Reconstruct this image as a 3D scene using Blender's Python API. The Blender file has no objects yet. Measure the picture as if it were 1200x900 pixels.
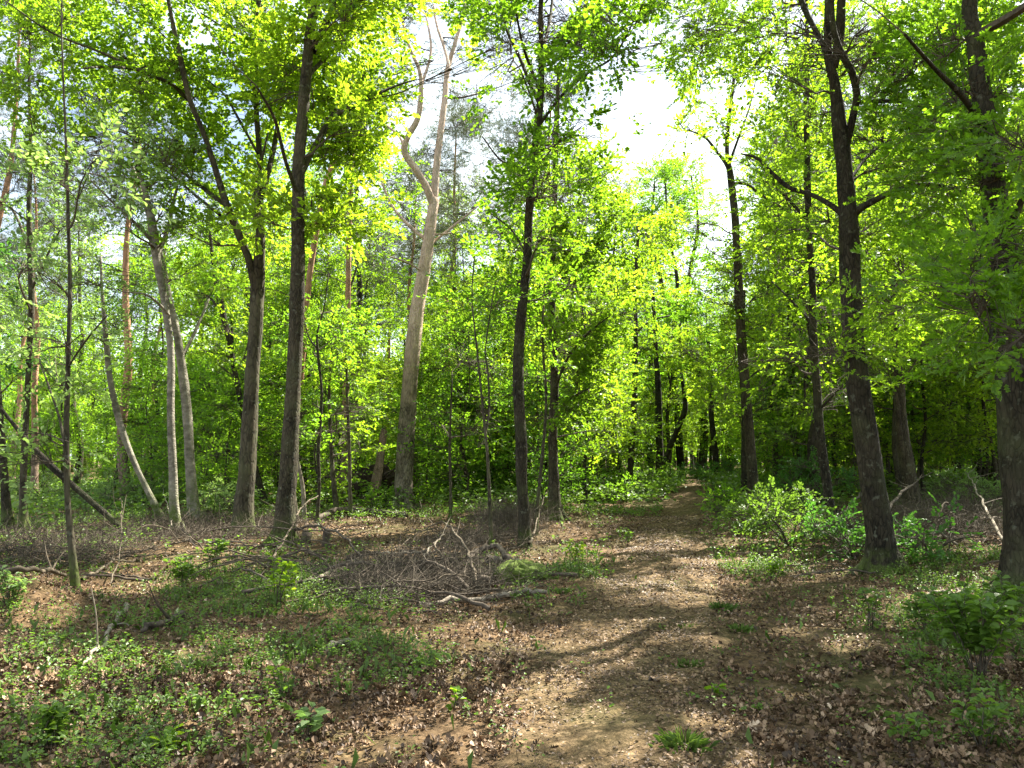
import bpy, math, random
import numpy as np
from mathutils import Vector
PI = math.pi
R = math.radians
random.seed(7)
RNG = np.random.default_rng(11)
scene = bpy.context.scene
COL = scene.collection

# ------------------------------------------------------------------ camera
EYE = 1.6
PITCH = R(5.1)
FPX = 950.0
cam = bpy.data.cameras.new('camera')
cam.sensor_width = 36
cam.lens = FPX / 1200 * 36
cam.clip_start = 0.05
cam.clip_end = 2000
cam_o = bpy.data.objects.new('camera', cam)
COL.objects.link(cam_o)
cam_o.location = (0, 0, EYE)
cam_o.rotation_euler = (PI / 2 + PITCH, 0, 0)
scene.camera = cam_o

# ------------------------------------------------------------------ light
SUN_AZ = R(44)       # from +Y towards +X
SUN_EL = R(50)
LDIR = np.array([math.sin(SUN_AZ) * math.cos(SUN_EL), math.cos(SUN_AZ) * math.cos(SUN_EL), math.sin(SUN_EL)])
world = bpy.data.worlds.new('World')
scene.world = world
world.use_nodes = True
wn = world.node_tree
wn.nodes.clear()
w_out = wn.nodes.new('ShaderNodeOutputWorld')
w_bg = wn.nodes.new('ShaderNodeBackground')
w_sky = wn.nodes.new('ShaderNodeTexSky')
w_sky.sky_type = 'NISHITA'
w_sky.sun_disc = False
w_sky.sun_elevation = SUN_EL
w_sky.sun_rotation = SUN_AZ
w_sky.dust_density = 1.8
w_sky.ozone_density = 0.25
w_tc = wn.nodes.new('ShaderNodeTexCoord')
w_map = wn.nodes.new('ShaderNodeMapping')
w_map.inputs['Scale'].default_value = (1, 1, 2.2)
w_no = wn.nodes.new('ShaderNodeTexNoise')
w_no.inputs['Scale'].default_value = 2.3
w_no.inputs['Detail'].default_value = 7
w_no.inputs['Roughness'].default_value = 0.55
w_ramp = wn.nodes.new('ShaderNodeValToRGB')
w_ramp.color_ramp.elements[0].position = 0.40
w_ramp.color_ramp.elements[1].position = 0.60
w_mix = wn.nodes.new('ShaderNodeMix')
w_mix.data_type = 'RGBA'
w_mix.inputs['B'].default_value = (7.6, 8.5, 9.0, 1)
wn.links.new(w_tc.outputs['Generated'], w_map.inputs['Vector'])
wn.links.new(w_map.outputs['Vector'], w_no.inputs['Vector'])
wn.links.new(w_no.outputs['Fac'], w_ramp.inputs['Fac'])
wn.links.new(w_ramp.outputs['Color'], w_mix.inputs['Factor'])
wn.links.new(w_sky.outputs['Color'], w_mix.inputs['A'])
wn.links.new(w_mix.outputs['Result'], w_bg.inputs['Color'])
w_bg.inputs['Strength'].default_value = 0.05
wn.links.new(w_bg.outputs['Background'], w_out.inputs['Surface'])

sun = bpy.data.lights.new('sun', 'SUN')
sun.energy = 5.0
sun.angle = R(0.53)
sun.color = (1.0, 0.94, 0.84)
sun_o = bpy.data.objects.new('sun', sun)
COL.objects.link(sun_o)
sun_o.rotation_euler = Vector(LDIR).to_track_quat('Z', 'Y').to_euler()

vs = scene.view_settings
vs.view_transform = 'Standard'
vs.look = 'None'
vs.exposure = 2.5
vs.gamma = 1
vs.use_curve_mapping = False
scene.cycles.max_bounces = 7
scene.cycles.diffuse_bounces = 4
scene.cycles.glossy_bounces = 2
scene.cycles.transmission_bounces = 4
scene.cycles.transparent_max_bounces = 4
scene.cycles.sample_clamp_indirect = 6
scene.cycles.use_denoising = True
scene.cycles.caustics_reflective = False
scene.cycles.caustics_refractive = False

# ------------------------------------------------------------------ projection helpers (pixels of the 1200x900 photograph)
CP, SP = math.cos(PITCH), math.sin(PITCH)
def ray(px, py):
    u = (px - 600) / FPX
    v = (450 - py) / FPX
    return np.array([u, CP - v * SP, SP + v * CP])
def at(px, py, Y):
    d = ray(px, py)
    return np.array([d[0] * Y / d[1], Y, EYE + d[2] * Y / d[1]])
def pix(p):
    p = np.atleast_2d(p)
    x, y, z = p[:, 0], p[:, 1], p[:, 2] - EYE
    f = y * CP + z * SP
    v = -y * SP + z * CP
    f = np.where(np.abs(f) < 1e-3, 1e-3, f)
    return 600 + FPX * x / f, 450 - FPX * v / f, f
def hgt(x, y):
    x = np.asarray(x, float); y = np.asarray(y, float)
    z = 0.05 * np.sin(x * 0.7 + 1.3) * np.cos(y * 0.55) + 0.035 * np.sin(x * 1.9 + y * 1.3) + 0.018 * np.sin(x * 4.1 - y * 3.3 + 1) * np.sin(y * 2.7)
    z = z + 0.012 * np.sin(x * 9.1 + y * 4.7) * np.sin(y * 8.3 - x * 3)
    z = z * np.clip((np.hypot(x, y)) / 3, 0.3, 1)
    z = z + 0.42 * np.exp(-(((x + 5.25) / 0.75) ** 2 + ((y - 8.2) / 0.8) ** 2))       # bank of earth at the left
    z = z - 0.5 / (1 + np.exp((x + 13) / 2.5)) * np.clip((y - 6) / 10, 0, 1)
    z = z + 0.22 / (1 + np.exp(-(x - 5.2) / 0.8)) * np.clip((y - 5) / 6, 0, 1)
    return z
def ground(px, py):
    d = ray(px, py)
    lo = 1.0
    for i in range(3000):
        lo += 0.05
        p = np.array([0, 0, EYE]) + d * lo
        if p[2] < hgt(p[0], p[1]):
            return p
    return p

# ------------------------------------------------------------------ mesh building
class MB:
    """Collects quads; everything is numpy."""
    def __init__(s):
        s.v = []; s.f = []; s.m = []; s.r = []; s.n = 0
    def add(s, v, f, m=0, r=None):
        v = np.asarray(v, np.float32); f = np.asarray(f, np.int32)
        s.v.append(v); s.f.append(f + s.n); s.m.append(np.full(len(f), m, np.int32))
        s.r.append(np.asarray(r, np.float32) if r is not None else np.full(len(v), 0.5, np.float32))
        s.n += len(v)
    def arrays(s):
        return np.concatenate(s.v), np.concatenate(s.f)
    def tube(s, pts, rad, sides=8, m=0, wob=0.0, cap=True, smooth=True):
        pts = np.asarray(pts, float); rad = np.asarray(rad, float)
        n = len(pts)
        t = np.gradient(pts, axis=0)
        t /= np.linalg.norm(t, axis=1)[:, None] + 1e-9
        a = np.array([0.0, -1, 0.2]) if abs(t[0][1]) < 0.9 else np.array([1.0, 0, 0])
        u = np.zeros((n, 3)); w = np.zeros((n, 3))
        for i in range(n):
            q = a - t[i] * np.dot(a, t[i]); q /= np.linalg.norm(q) + 1e-9
            u[i] = q; w[i] = np.cross(t[i], q); a = q
        ang = np.linspace(0, 2 * PI, sides, endpoint=False)
        ca, sa = np.cos(ang), np.sin(ang)
        rr = np.repeat(rad[:, None], sides, 1)
        if wob:
            ph = RNG.uniform(0, 6.28, 6)
            L = np.concatenate([[0], np.cumsum(np.linalg.norm(np.diff(pts, axis=0), axis=1))])
            for k in range(3):
                rr = rr * (1 + wob * np.sin((k + 2) * ang[None, :] + ph[k] + L[:, None] * (0.7 + k)) * np.sin(L[:, None] * (1.7 + 1.3 * k) + ph[k + 3]) * 0.8)
            rr = rr * (1 + wob * 0.5 * RNG.normal(0, 1, rr.shape).clip(-1.5, 1.5))
        V = pts[:, None, :] + rr[:, :, None] * (ca[None, :, None] * u[:, None, :] + sa[None, :, None] * w[:, None, :])
        V = V.reshape(-1, 3)
        i = np.arange(n - 1)[:, None] * sides; j = np.arange(sides)[None, :]; j2 = (j + 1) % sides
        F = np.stack([i + j, i + j2, i + sides + j2, i + sides + j], -1).reshape(-1, 4)
        if cap:
            c = pts[-1][None] + t[-1][None] * rad[-1] * 0.15
            V = np.concatenate([V, c + 0.15 * (V[(n - 1) * sides:] - pts[-1])])
            b = (n - 1) * sides
            jj = np.arange(sides); F2 = np.stack([b + jj, b + (jj + 1) % sides, b + sides + (jj + 1) % sides, b + sides + jj], -1)
            h = sides // 2
            F3 = [[b + sides + k, b + sides + k + 1, b + sides + sides - 2 - k, b + sides + sides - 1 - k] for k in range(h - 1)]
            F = np.concatenate([F, F2, np.array(F3, int).reshape(-1, 4)])
        s.add(V, F, m)
    def prisms(s, A, B, ra, rb, m=0):
        A = np.asarray(A, float); B = np.asarray(B, float); n = len(A)
        if n == 0: return
        d = B - A; d /= np.linalg.norm(d, axis=1)[:, None] + 1e-9
        up = np.where(np.abs(d[:, 2:3]) > 0.9, np.array([[1.0, 0, 0]]), np.array([[0, 0, 1.0]]))
        u = np.cross(d, up); u /= np.linalg.norm(u, axis=1)[:, None] + 1e-9
        w = np.cross(d, u)
        ra = np.broadcast_to(ra, (n,))[:, None]; rb = np.broadcast_to(rb, (n,))[:, None]
        V = []
        for P, r in ((A, ra), (B, rb)):
            for k in range(3):
                an = 2 * PI * k / 3
                V.append(P + r * (math.cos(an) * u + math.sin(an) * w))
        V = np.stack(V, 1).reshape(-1, 3)
        b = np.arange(n)[:, None] * 6
        F = np.concatenate([b + np.array([[k, (k + 1) % 3, 3 + (k + 1) % 3, 3 + k]]) for k in range(3)])
        s.add(V, F, m)
    def leaves(s, O, D, N, L, W, m=0, two=True, fold=0.18, curl=0.1, rnd=None, oak=False):
        """O base point, D axis, N normal, L length, W half width."""
        n = len(O)
        if n == 0: return
        D = D / (np.linalg.norm(D, axis=1)[:, None] + 1e-9)
        S = np.cross(D, N); S /= np.linalg.norm(S, axis=1)[:, None] + 1e-9
        N = np.cross(S, D)
        L = np.broadcast_to(L, (n,))[:, None]; W = np.broadcast_to(W, (n,))[:, None]
        if oak:
            T = [(0, 0, 0), (-.22, .1, fold * .5), (-.9, .3, fold), (0, .34, 0), (-.42, .42, fold * .6), (-1, .62, fold), (0, .68, -curl * .3), (-.45, .74, fold * .5), (-.5, .95, fold * .3 - curl * .6), (0, 1, -curl)]
            T = T + [(-a, b, c) for a, b, c in (T[1], T[2], T[4], T[5], T[7], T[8])]
            F = [(0, 3, 2, 1), (3, 6, 5, 4), (6, 9, 8, 7), (0, 10, 11, 3), (3, 12, 13, 6), (6, 14, 15, 9)]
        elif two:
            T = [(0, 0, 0), (-1, .38, fold), (-.78, .74, fold), (0, 1, -curl), (.78, .74, fold), (1, .38, fold)]
            F = [(0, 3, 2, 1), (0, 5, 4, 3)]
        else:
            T = [(0, 0, 0), (-1, .45, fold), (0, 1, -curl), (1, .45, fold)]
            F = [(0, 3, 2, 1)]
        V = np.stack([O + S * W * a + D * L * b + N * W * c * 2 for a, b, c in T], 1)
        k = len(T)
        b = (np.arange(n) * k)[:, None, None]
        F = (b + np.array(F)[None]).reshape(-1, 4)
        if rnd is None: rnd = RNG.random(n)
        s.add(V.reshape(-1, 3), F, m, np.repeat(rnd, k))
    def build(s, name, mats, parent=None, smooth=True):
        V = np.concatenate(s.v).astype(np.float32); F = np.concatenate(s.f).astype(np.int32); M = np.concatenate(s.m)
        off = np.zeros(3, np.float32)
        if parent is not None:
            off = np.array(parent['_org'], np.float32)
        me = bpy.data.meshes.new(name)
        me.vertices.add(len(V)); me.vertices.foreach_set('co', (V - off).ravel())
        me.loops.add(F.size); me.loops.foreach_set('vertex_index', F.ravel())
        me.polygons.add(len(F))
        me.polygons.foreach_set('loop_start', np.arange(0, F.size, 4, dtype=np.int32))
        me.polygons.foreach_set('material_index', M)
        me.polygons.foreach_set('use_smooth', np.full(len(F), smooth))
        at_ = me.attributes.new('rnd', 'FLOAT', 'POINT')
        at_.data.foreach_set('value', np.concatenate(s.r))
        for mt in (mats if isinstance(mats, (list, tuple)) else [mats]):
            me.materials.append(mt)
        me.update(calc_edges=True)
        o = bpy.data.objects.new(name, me)
        COL.objects.link(o)
        if parent is not None: o.parent = parent
        return o

def tag(o, label=None, cat=None, group=None, kind=None):
    if label: o['label'] = label
    if cat: o['category'] = cat
    if group: o['group'] = group
    if kind: o['kind'] = kind
    return o
def empty(name, loc, label=None, cat=None, group=None):
    o = bpy.data.objects.new(name, None)
    COL.objects.link(o)
    o.location = tuple(float(a) for a in loc)
    o.empty_display_size = 0.3
    o['_org'] = [float(a) for a in loc]
    return tag(o, label, cat, group)
def copy_tree(root, loc, rz, sc, label, group, cat=None):
    r = root.copy(); COL.objects.link(r)
    r.location = tuple(float(a) for a in loc); r.rotation_euler = (random.uniform(-.02, .02), random.uniform(-.02, .02), rz); r.scale = (sc, sc, sc)
    r['label'] = label; r['group'] = group
    if cat: r['category'] = cat
    for ch in root.children:
        c = ch.copy(); COL.objects.link(c); c.parent = r
    return r
def smooth_line(P, n):
    """Catmull-Rom through points with any number of columns."""
    P = np.asarray(P, float)
    if len(P) == 2:
        t = np.linspace(0, 1, n)[:, None]
        return P[0] * (1 - t) + P[1] * t
    Q = np.concatenate([[2 * P[0] - P[1]], P, [2 * P[-1] - P[-2]]])
    out = []
    for t in np.linspace(0, len(P) - 1 - 1e-6, n):
        i = int(t); f = t - i
        a, b, c, d = Q[i:i + 4]
        out.append(0.5 * ((2 * b) + (-a + c) * f + (2 * a - 5 * b + 4 * c - d) * f * f + (-a + 3 * b - 3 * c + d) * f ** 3))
    return np.array(out)

# ------------------------------------------------------------------ materials
def newmat(name):
    m = bpy.data.materials.new(name); m.use_nodes = True
    nt = m.node_tree; nt.nodes.clear()
    return m, nt, nt.nodes.new('ShaderNodeOutputMaterial')
def ramp(nt, fac, stops):
    r = nt.nodes.new('ShaderNodeValToRGB')
    el = r.color_ramp.elements
    el[0].position, el[0].color = stops[0][0], (*stops[0][1], 1)
    el[1].position, el[1].color = stops[-1][0], (*stops[-1][1], 1)
    for p, c in stops[1:-1]:
        e = el.new(p); e.color = (*c, 1)
    nt.links.new(fac, r.inputs['Fac'])
    return r.outputs['Color']
def noise(nt, vec, scale, detail=4, rough=.6, dim=None):
    n = nt.nodes.new('ShaderNodeTexNoise')
    n.inputs['Scale'].default_value = scale; n.inputs['Detail'].default_value = detail; n.inputs['Roughness'].default_value = rough
    if vec is not None: nt.links.new(vec, n.inputs['Vector'])
    return n.outputs['Fac']
def mixc(nt, fac, a, b, mode='MIX'):
    m = nt.nodes.new('ShaderNodeMix'); m.data_type = 'RGBA'; m.blend_type = mode
    for k, v in (('Factor', fac), ('A', a), ('B', b)):
        if isinstance(v, (int, float)): m.inputs[k].default_value = v
        elif isinstance(v, tuple): m.inputs[k].default_value = (*v, 1)
        else: nt.links.new(v, m.inputs[k])
    return m.outputs['Result']
def math_(nt, op, a, b=0.0, clamp=False):
    m = nt.nodes.new('ShaderNodeMath'); m.operation = op; m.use_clamp = clamp
    for i, v in enumerate((a, b)):
        if isinstance(v, (int, float)): m.inputs[i].default_value = v
        else: nt.links.new(v, m.inputs[i])
    return m.outputs[0]

def leaf_mat(name, dark, light, tr, fac=0.5, rough=0.45, vary=True):
    m, nt, out = newmat(name)
    a = nt.nodes.new('ShaderNodeAttribute'); a.attribute_name = 'rnd'
    oi = nt.nodes.new('ShaderNodeObjectInfo')
    c = ramp(nt, a.outputs['Fac'], [(0, dark), (1, light)])
    t = ramp(nt, a.outputs['Fac'], [(0, tuple(x * .72 for x in tr)), (1, tr)])
    if vary:
        hs = nt.nodes.new('ShaderNodeHueSaturation')
        nt.links.new(math_(nt, 'ADD', math_(nt, 'MULTIPLY', oi.outputs['Random'], 0.018), 0.494), hs.inputs['Hue'])
        nt.links.new(math_(nt, 'ADD', math_(nt, 'MULTIPLY', oi.outputs['Random'], -0.35), 1.15), hs.inputs['Value'])
        nt.links.new(t, hs.inputs['Color']); t = hs.outputs['Color']
    p = nt.nodes.new('ShaderNodeBsdfPrincipled')
    nt.links.new(c, p.inputs['Base Color']); p.inputs['Roughness'].default_value = rough
    p.inputs['Specular IOR Level'].default_value = 0.35
    tb = nt.nodes.new('ShaderNodeBsdfTranslucent'); nt.links.new(t, tb.inputs['Color'])
    mx = nt.nodes.new('ShaderNodeMixShader'); mx.inputs['Fac'].default_value = fac
    nt.links.new(p.outputs[0], mx.inputs[1]); nt.links.new(tb.outputs[0], mx.inputs[2])
    nt.links.new(mx.outputs[0], out.inputs['Surface'])
    return m
def bark_mat(name, c1, c2, c3, upper=None, z0=6, z1=10, moss=0.0, scale=9, bump=0.6, birch=False):
    m, nt, out = newmat(name)
    g = nt.nodes.new('ShaderNodeNewGeometry')
    mp = nt.nodes.new('ShaderNodeMapping'); mp.inputs['Scale'].default_value = (1, 1, 0.3 if not birch else 1.6)
    nt.links.new(g.outputs['Position'], mp.inputs['Vector'])
    n1 = noise(nt, mp.outputs[0], scale, 6, .68)
    v = nt.nodes.new('ShaderNodeTexVoronoi'); v.feature = 'DISTANCE_TO_EDGE'; v.inputs['Scale'].default_value = scale * 2.4
    wn_ = nt.nodes.new('ShaderNodeTexNoise'); wn_.inputs['Scale'].default_value = 7; wn_.inputs['Detail'].default_value = 4
    nt.links.new(mp.outputs[0], wn_.inputs['Vector'])
    vm = nt.nodes.new('ShaderNodeVectorMath'); vm.operation = 'MULTIPLY_ADD'; vm.inputs[1].default_value = (.16, .16, .16)
    nt.links.new(wn_.outputs['Color'], vm.inputs[0]); nt.links.new(mp.outputs[0], vm.inputs[2])
    nt.links.new(vm.outputs[0], v.inputs['Vector'])
    n2 = noise(nt, g.outputs['Position'], 1.7, 5, .6)
    col = ramp(nt, n1, [(.32, c1), (.5, c2), (.68, c3)])
    crack_shade = ramp(nt, v.outputs['Distance'], [(0.0, (.16, .16, .16)), (.16, (1, 1, 1))])  # shade inside the bark fissures, put into the colour
    if not birch: col = mixc(nt, .9, col, crack_shade, 'MULTIPLY')
    nl = noise(nt, g.outputs['Position'], 11, 3, .6)
    col = mixc(nt, ramp(nt, nl, [(.6, (0, 0, 0)), (.68, (.5, .5, .5))]), col, (.16, .17, .12))
    col = mixc(nt, ramp(nt, n2, [(.4, (0, 0, 0)), (.7, (.55, .55, .55))]), col, tuple(x * 1.15 for x in c3))
    sx = nt.nodes.new('ShaderNodeSeparateXYZ'); nt.links.new(g.outputs['Position'], sx.inputs[0])
    if upper:
        mr = nt.nodes.new('ShaderNodeMapRange'); mr.inputs['From Min'].default_value = z0; mr.inputs['From Max'].default_value = z1
        nt.links.new(math_(nt, 'ADD', sx.outputs['Z'], math_(nt, 'MULTIPLY', n2, 3)), mr.inputs['Value'])
        up = ramp(nt, n1, [(.3, tuple(x * .6 for x in upper)), (.6, upper)])
        col = mixc(nt, mr.outputs[0], col, up)
    if moss > 0:
        mr = nt.nodes.new('ShaderNodeMapRange'); mr.inputs['From Min'].default_value = moss; mr.inputs['From Max'].default_value = moss * .3
        nt.links.new(sx.outputs['Z'], mr.inputs['Value'])
        nm = noise(nt, g.outputs['Position'], 6, 6, .7)
        k = math_(nt, 'MULTIPLY', mr.outputs[0], ramp(nt, nm, [(.38, (0, 0, 0)), (.58, (1, 1, 1))]))
        col = mixc(nt, k, col, (.075, .105, .018))
    # green algae film in streaks
    nz = noise(nt, g.outputs['Position'], 2.6, 3, .5)
    col = mixc(nt, ramp(nt, nz, [(.5, (0, 0, 0)), (.72, (.4, .4, .4))]), col, (.075, .085, .035))
    p = nt.nodes.new('ShaderNodeBsdfPrincipled'); p.inputs['Roughness'].default_value = .88
    p.inputs['Specular IOR Level'].default_value = .2
    nt.links.new(col, p.inputs['Base Color'])
    b = nt.nodes.new('ShaderNodeBump'); b.inputs['Strength'].default_value = bump; b.inputs['Distance'].default_value = .05
    hh = math_(nt, 'ADD', math_(nt, 'MULTIPLY', n1, 1.2), math_(nt, 'MINIMUM', math_(nt, 'MULTIPLY', v.outputs['Distance'], 3), .5))
    nt.links.new(hh, b.inputs['Height']); nt.links.new(b.outputs[0], p.inputs['Normal'])
    nt.links.new(p.outputs[0], out.inputs['Surface'])
    return m
def ground_mat(name, stops, s=7, green=0.0, bump=.8, speck=None):
    m, nt, out = newmat(name)
    g = nt.nodes.new('ShaderNodeNewGeometry'); P = g.outputs['Position']
    n1 = noise(nt, P, s, 9, .72); n2 = noise(nt, P, .55, 4, .6); n3 = noise(nt, P, 42, 4, .7)
    v = nt.nodes.new('ShaderNodeTexVoronoi'); v.inputs['Scale'].default_value = 22; nt.links.new(P, v.inputs['Vector'])
    f = math_(nt, 'ADD', math_(nt, 'MULTIPLY', n1, .6), math_(nt, 'MULTIPLY', n3, .4))
    col = ramp(nt, f, stops)
    vc = nt.nodes.new('ShaderNodeSeparateColor'); nt.links.new(v.outputs['Color'], vc.inputs[0])
    col = mixc(nt, .6, col, ramp(nt, vc.outputs[0], [(0, (.45, .42, .4)), (.6, (1, 1, 1)), (1, (1.7, 1.6, 1.5))]), 'MULTIPLY')
    if green: col = mixc(nt, ramp(nt, n2, [(.48, (0, 0, 0)), (.66, (green, green, green))]), col, (.05, .07, .018))
    p = nt.nodes.new('ShaderNodeBsdfPrincipled'); p.inputs['Roughness'].default_value = .95; p.inputs['Specular IOR Level'].default_value = .1
    nt.links.new(col, p.inputs['Base Color'])
    b = nt.nodes.new('ShaderNodeBump'); b.inputs['Strength'].default_value = bump; b.inputs['Distance'].default_value = .04
    nt.links.new(math_(nt, 'ADD', f, math_(nt, 'MULTIPLY', vc.outputs[0], .3)), b.inputs['Height']); nt.links.new(b.outputs[0], p.inputs['Normal'])
    nt.links.new(p.outputs[0], out.inputs['Surface'])
    return m
def litter_mat():
    m, nt, out = newmat('dry_leaf')
    a = nt.nodes.new('ShaderNodeAttribute'); a.attribute_name = 'rnd'
    col = ramp(nt, a.outputs['Fac'], [(0, (.035, .021, .011)), (.45, (.105, .062, .03)), (.75, (.23, .145, .078)), (.93, (.40, .28, .175)), (1, (.55, .43, .30))])
    p = nt.nodes.new('ShaderNodeBsdfPrincipled'); p.inputs['Roughness'].default_value = .6; p.inputs['Specular IOR Level'].default_value = .3
    nt.links.new(col, p.inputs['Base Color']); nt.links.new(p.outputs[0], out.inputs['Surface'])
    return m
def plain_noise_mat(name, a, b, s=12):
    m, nt, out = newmat(name)
    g = nt.nodes.new('ShaderNodeNewGeometry')
    n = noise(nt, g.outputs['Position'], s, 6, .7)
    p = nt.nodes.new('ShaderNodeBsdfPrincipled'); p.inputs['Roughness'].default_value = .9; p.inputs['Specular IOR Level'].default_value = .15
    nt.links.new(ramp(nt, n, [(.35, a), (.65, b)]), p.inputs['Base Color'])
    bm = nt.nodes.new('ShaderNodeBump'); bm.inputs['Strength'].default_value = .6; bm.inputs['Distance'].default_value = .02
    nt.links.new(n, bm.inputs['Height']); nt.links.new(bm.outputs[0], p.inputs['Normal'])
    nt.links.new(p.outputs[0], out.inputs['Surface'])
    return m

M_OAK = bark_mat('oak_bark', (.018, .015, .009), (.045, .037, .022), (.085, .07, .043), moss=.55)
M_BEECH = bark_mat('grey_bark', (.024, .02, .012), (.054, .046, .028), (.095, .082, .052), moss=.5, scale=5, bump=.35)
M_DARK = bark_mat('dark_bark', (.012, .01, .006), (.028, .023, .014), (.056, .047, .03), moss=.4)
M_PINE = bark_mat('pine_bark', (.06, .048, .034), (.16, .13, .095), (.28, .235, .18), upper=(.66, .49, .37), z0=4, z1=8, scale=7, bump=.8)  # orange upper bark is real, its paleness partly sunlight put into the colour
M_PINE2 = bark_mat('far_pine_bark', (.08, .052, .036), (.19, .13, .09), (.3, .21, .15), upper=(.46, .26, .15), z0=3.5, z1=6.5, scale=7, bump=.7)
M_BIRCH = bark_mat('birch_bark', (.05, .045, .032), (.15, .135, .10), (.32, .29, .23), scale=5, birch=True, moss=1.2, bump=.5)
M_TWIG = plain_noise_mat('twig_bark', (.045, .036, .026), (.11, .09, .065), 20)
M_DEAD = plain_noise_mat('dead_wood', (.045, .035, .023), (.14, .112, .078), 9)
M_DEADW = plain_noise_mat('bleached_wood', (.10, .082, .058), (.28, .24, .185), 9)
M_DEADD = plain_noise_mat('dark_dead_wood', (.04, .032, .024), (.12, .095, .07), 9)
M_MOSS = plain_noise_mat('moss', (.035, .055, .01), (.12, .16, .03), 30)
M_EARTH = plain_noise_mat('dark_earth', (.015, .011, .008), (.06, .042, .028), 14)
L_OAK = leaf_mat('oak_leaf', (.045, .105, .01), (.10, .19, .02), (.34, .58, .02), .56)
L_YOUNG = leaf_mat('young_oak_leaf', (.07, .14, .012), (.14, .23, .025), (.42, .64, .025), .58)
L_BEECH = leaf_mat('beech_leaf', (.045, .11, .01), (.10, .20, .02), (.32, .60, .025), .56)
L_DARK = leaf_mat('dark_leaf', (.03, .085, .014), (.07, .15, .03), (.14, .36, .03), .45)  # leaf of a deeper, less yellow green
L_PALE = leaf_mat('pale_leaf', (.08, .14, .04), (.16, .24, .08), (.32, .50, .10), .5)  # pale leaf; in the left clearing its brightness stands in for sunlit haze
L_PINE = leaf_mat('pine_needle', (.05, .07, .035), (.11, .13, .075), (.12, .16, .05), .25, .5)
L_HERB = leaf_mat('herb_leaf', (.045, .09, .012), (.12, .20, .03), (.25, .43, .035), .42)
L_GRASS = leaf_mat('grass_blade', (.06, .10, .018), (.13, .20, .04), (.25, .4, .05), .4)
M_LITTER = litter_mat()
M_GROUND = ground_mat('forest_floor', [(.3, (.028, .018, .009)), (.48, (.085, .055, .028)), (.6, (.165, .11, .06)), (.75, (.30, .21, .125))], green=.5)
M_PATH = ground_mat('path_earth', [(.34, (.032, .021, .010)), (.45, (.085, .058, .029)), (.55, (.155, .108, .057)), (.68, (.29, .215, .125))], s=9, green=.3, bump=1.0)

# ------------------------------------------------------------------ ground and path
def grid_obj(name, xs, ys, mat, zoff=0.0, inside=None):
    X, Y = np.meshgrid(xs, ys); Z = hgt(X, Y) + zoff
    V = np.stack([X, Y, Z], -1).reshape(-1, 3)
    nx, ny = len(xs), len(ys)
    i = np.arange(ny - 1)[:, None] * nx; j = np.arange(nx - 1)[None, :]
    F = np.stack([i + j, i + j + 1, i + nx + j + 1, i + nx + j], -1).reshape(-1, 4)
    mb = MB(); mb.add(V, F)
    return mb.build(name, mat)
def spread(lim_near, step, lim_far):
    a = np.arange(-lim_near, lim_near + 1e-6, step)
    b = []
    x = lim_near; s = step
    while x < lim_far:
        s *= 1.25; x += s; b.append(x)
    return np.concatenate([-np.array(b[::-1]), a, b])
tag(grid_obj('ground', spread(16, .12, 500), spread(14, .12, 500) + 13.5, M_GROUND),
    'brown forest floor of earth and dead leaves', None, None, 'structure')
# centre line and half width of the path, from where it runs on the ground
PATH_PX = [(735, 1150, 220), (738, 900, 165), (730, 780, 118), (762, 700, 84), (784, 650, 62), (800, 620, 48), (808, 598, 38), (813, 580, 26), (814, 566, 14)]
_pp = []
for x, y, w in PATH_PX:
    p = ground(x, y) if y < 1000 else np.array([0.35, 1.5, 0])
    _pp.append((p[0], p[1], w / FPX * max(p[1], 1.5)))
_pp = [(0.2, -6, 1.4)] + _pp + [(11.5, 62, 1.1), (16, 80, 1.0)]
PATHL = np.array(sorted(_pp, key=lambda q: q[1]))
def path_x(y): return np.interp(y, PATHL[:, 1], PATHL[:, 0])
def path_w(y): return np.clip(np.interp(y, PATHL[:, 1], PATHL[:, 2]), .7, 1.5)
ys = np.concatenate([np.arange(-6, 26, .1), np.arange(26, 80, .4)])
nx = 25
Vp = []
for k, y in enumerate(ys):
    c, w = path_x(y), path_w(y)
    w = w * (1 + .10 * math.sin(y * 2.1) + .07 * math.sin(y * 5.3 + 1) + .05 * math.sin(y * 13.0))
    xx = c + np.linspace(-w, w, nx)
    edge = np.abs(np.linspace(-1, 1, nx))
    rut = np.exp(-((np.abs(np.linspace(-1, 1, nx)) - .5) / .17) ** 2)
    zz = hgt(xx, np.full(nx, y)) + .045 * (1 - edge ** 6) - .014 - .022 * rut + (RNG.normal(0, .006, nx) + .008 * np.sin(xx * 17 + 3 * math.sin(y * 5)) * math.sin(y * 13 + 2)) * (1 - edge ** 4)
    Vp.append(np.stack([xx, np.full(nx, y), zz], -1))
Vp = np.concatenate(Vp)
i = np.arange(len(ys) - 1)[:, None] * nx; j = np.arange(nx - 1)[None, :]
mb = MB(); mb.add(Vp, np.stack([i + j, i + j + 1, i + nx + j + 1, i + nx + j], -1).reshape(-1, 4))
tag(mb.build('path', M_PATH), 'earthen path running away into the wood', None, None, 'structure')

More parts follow.
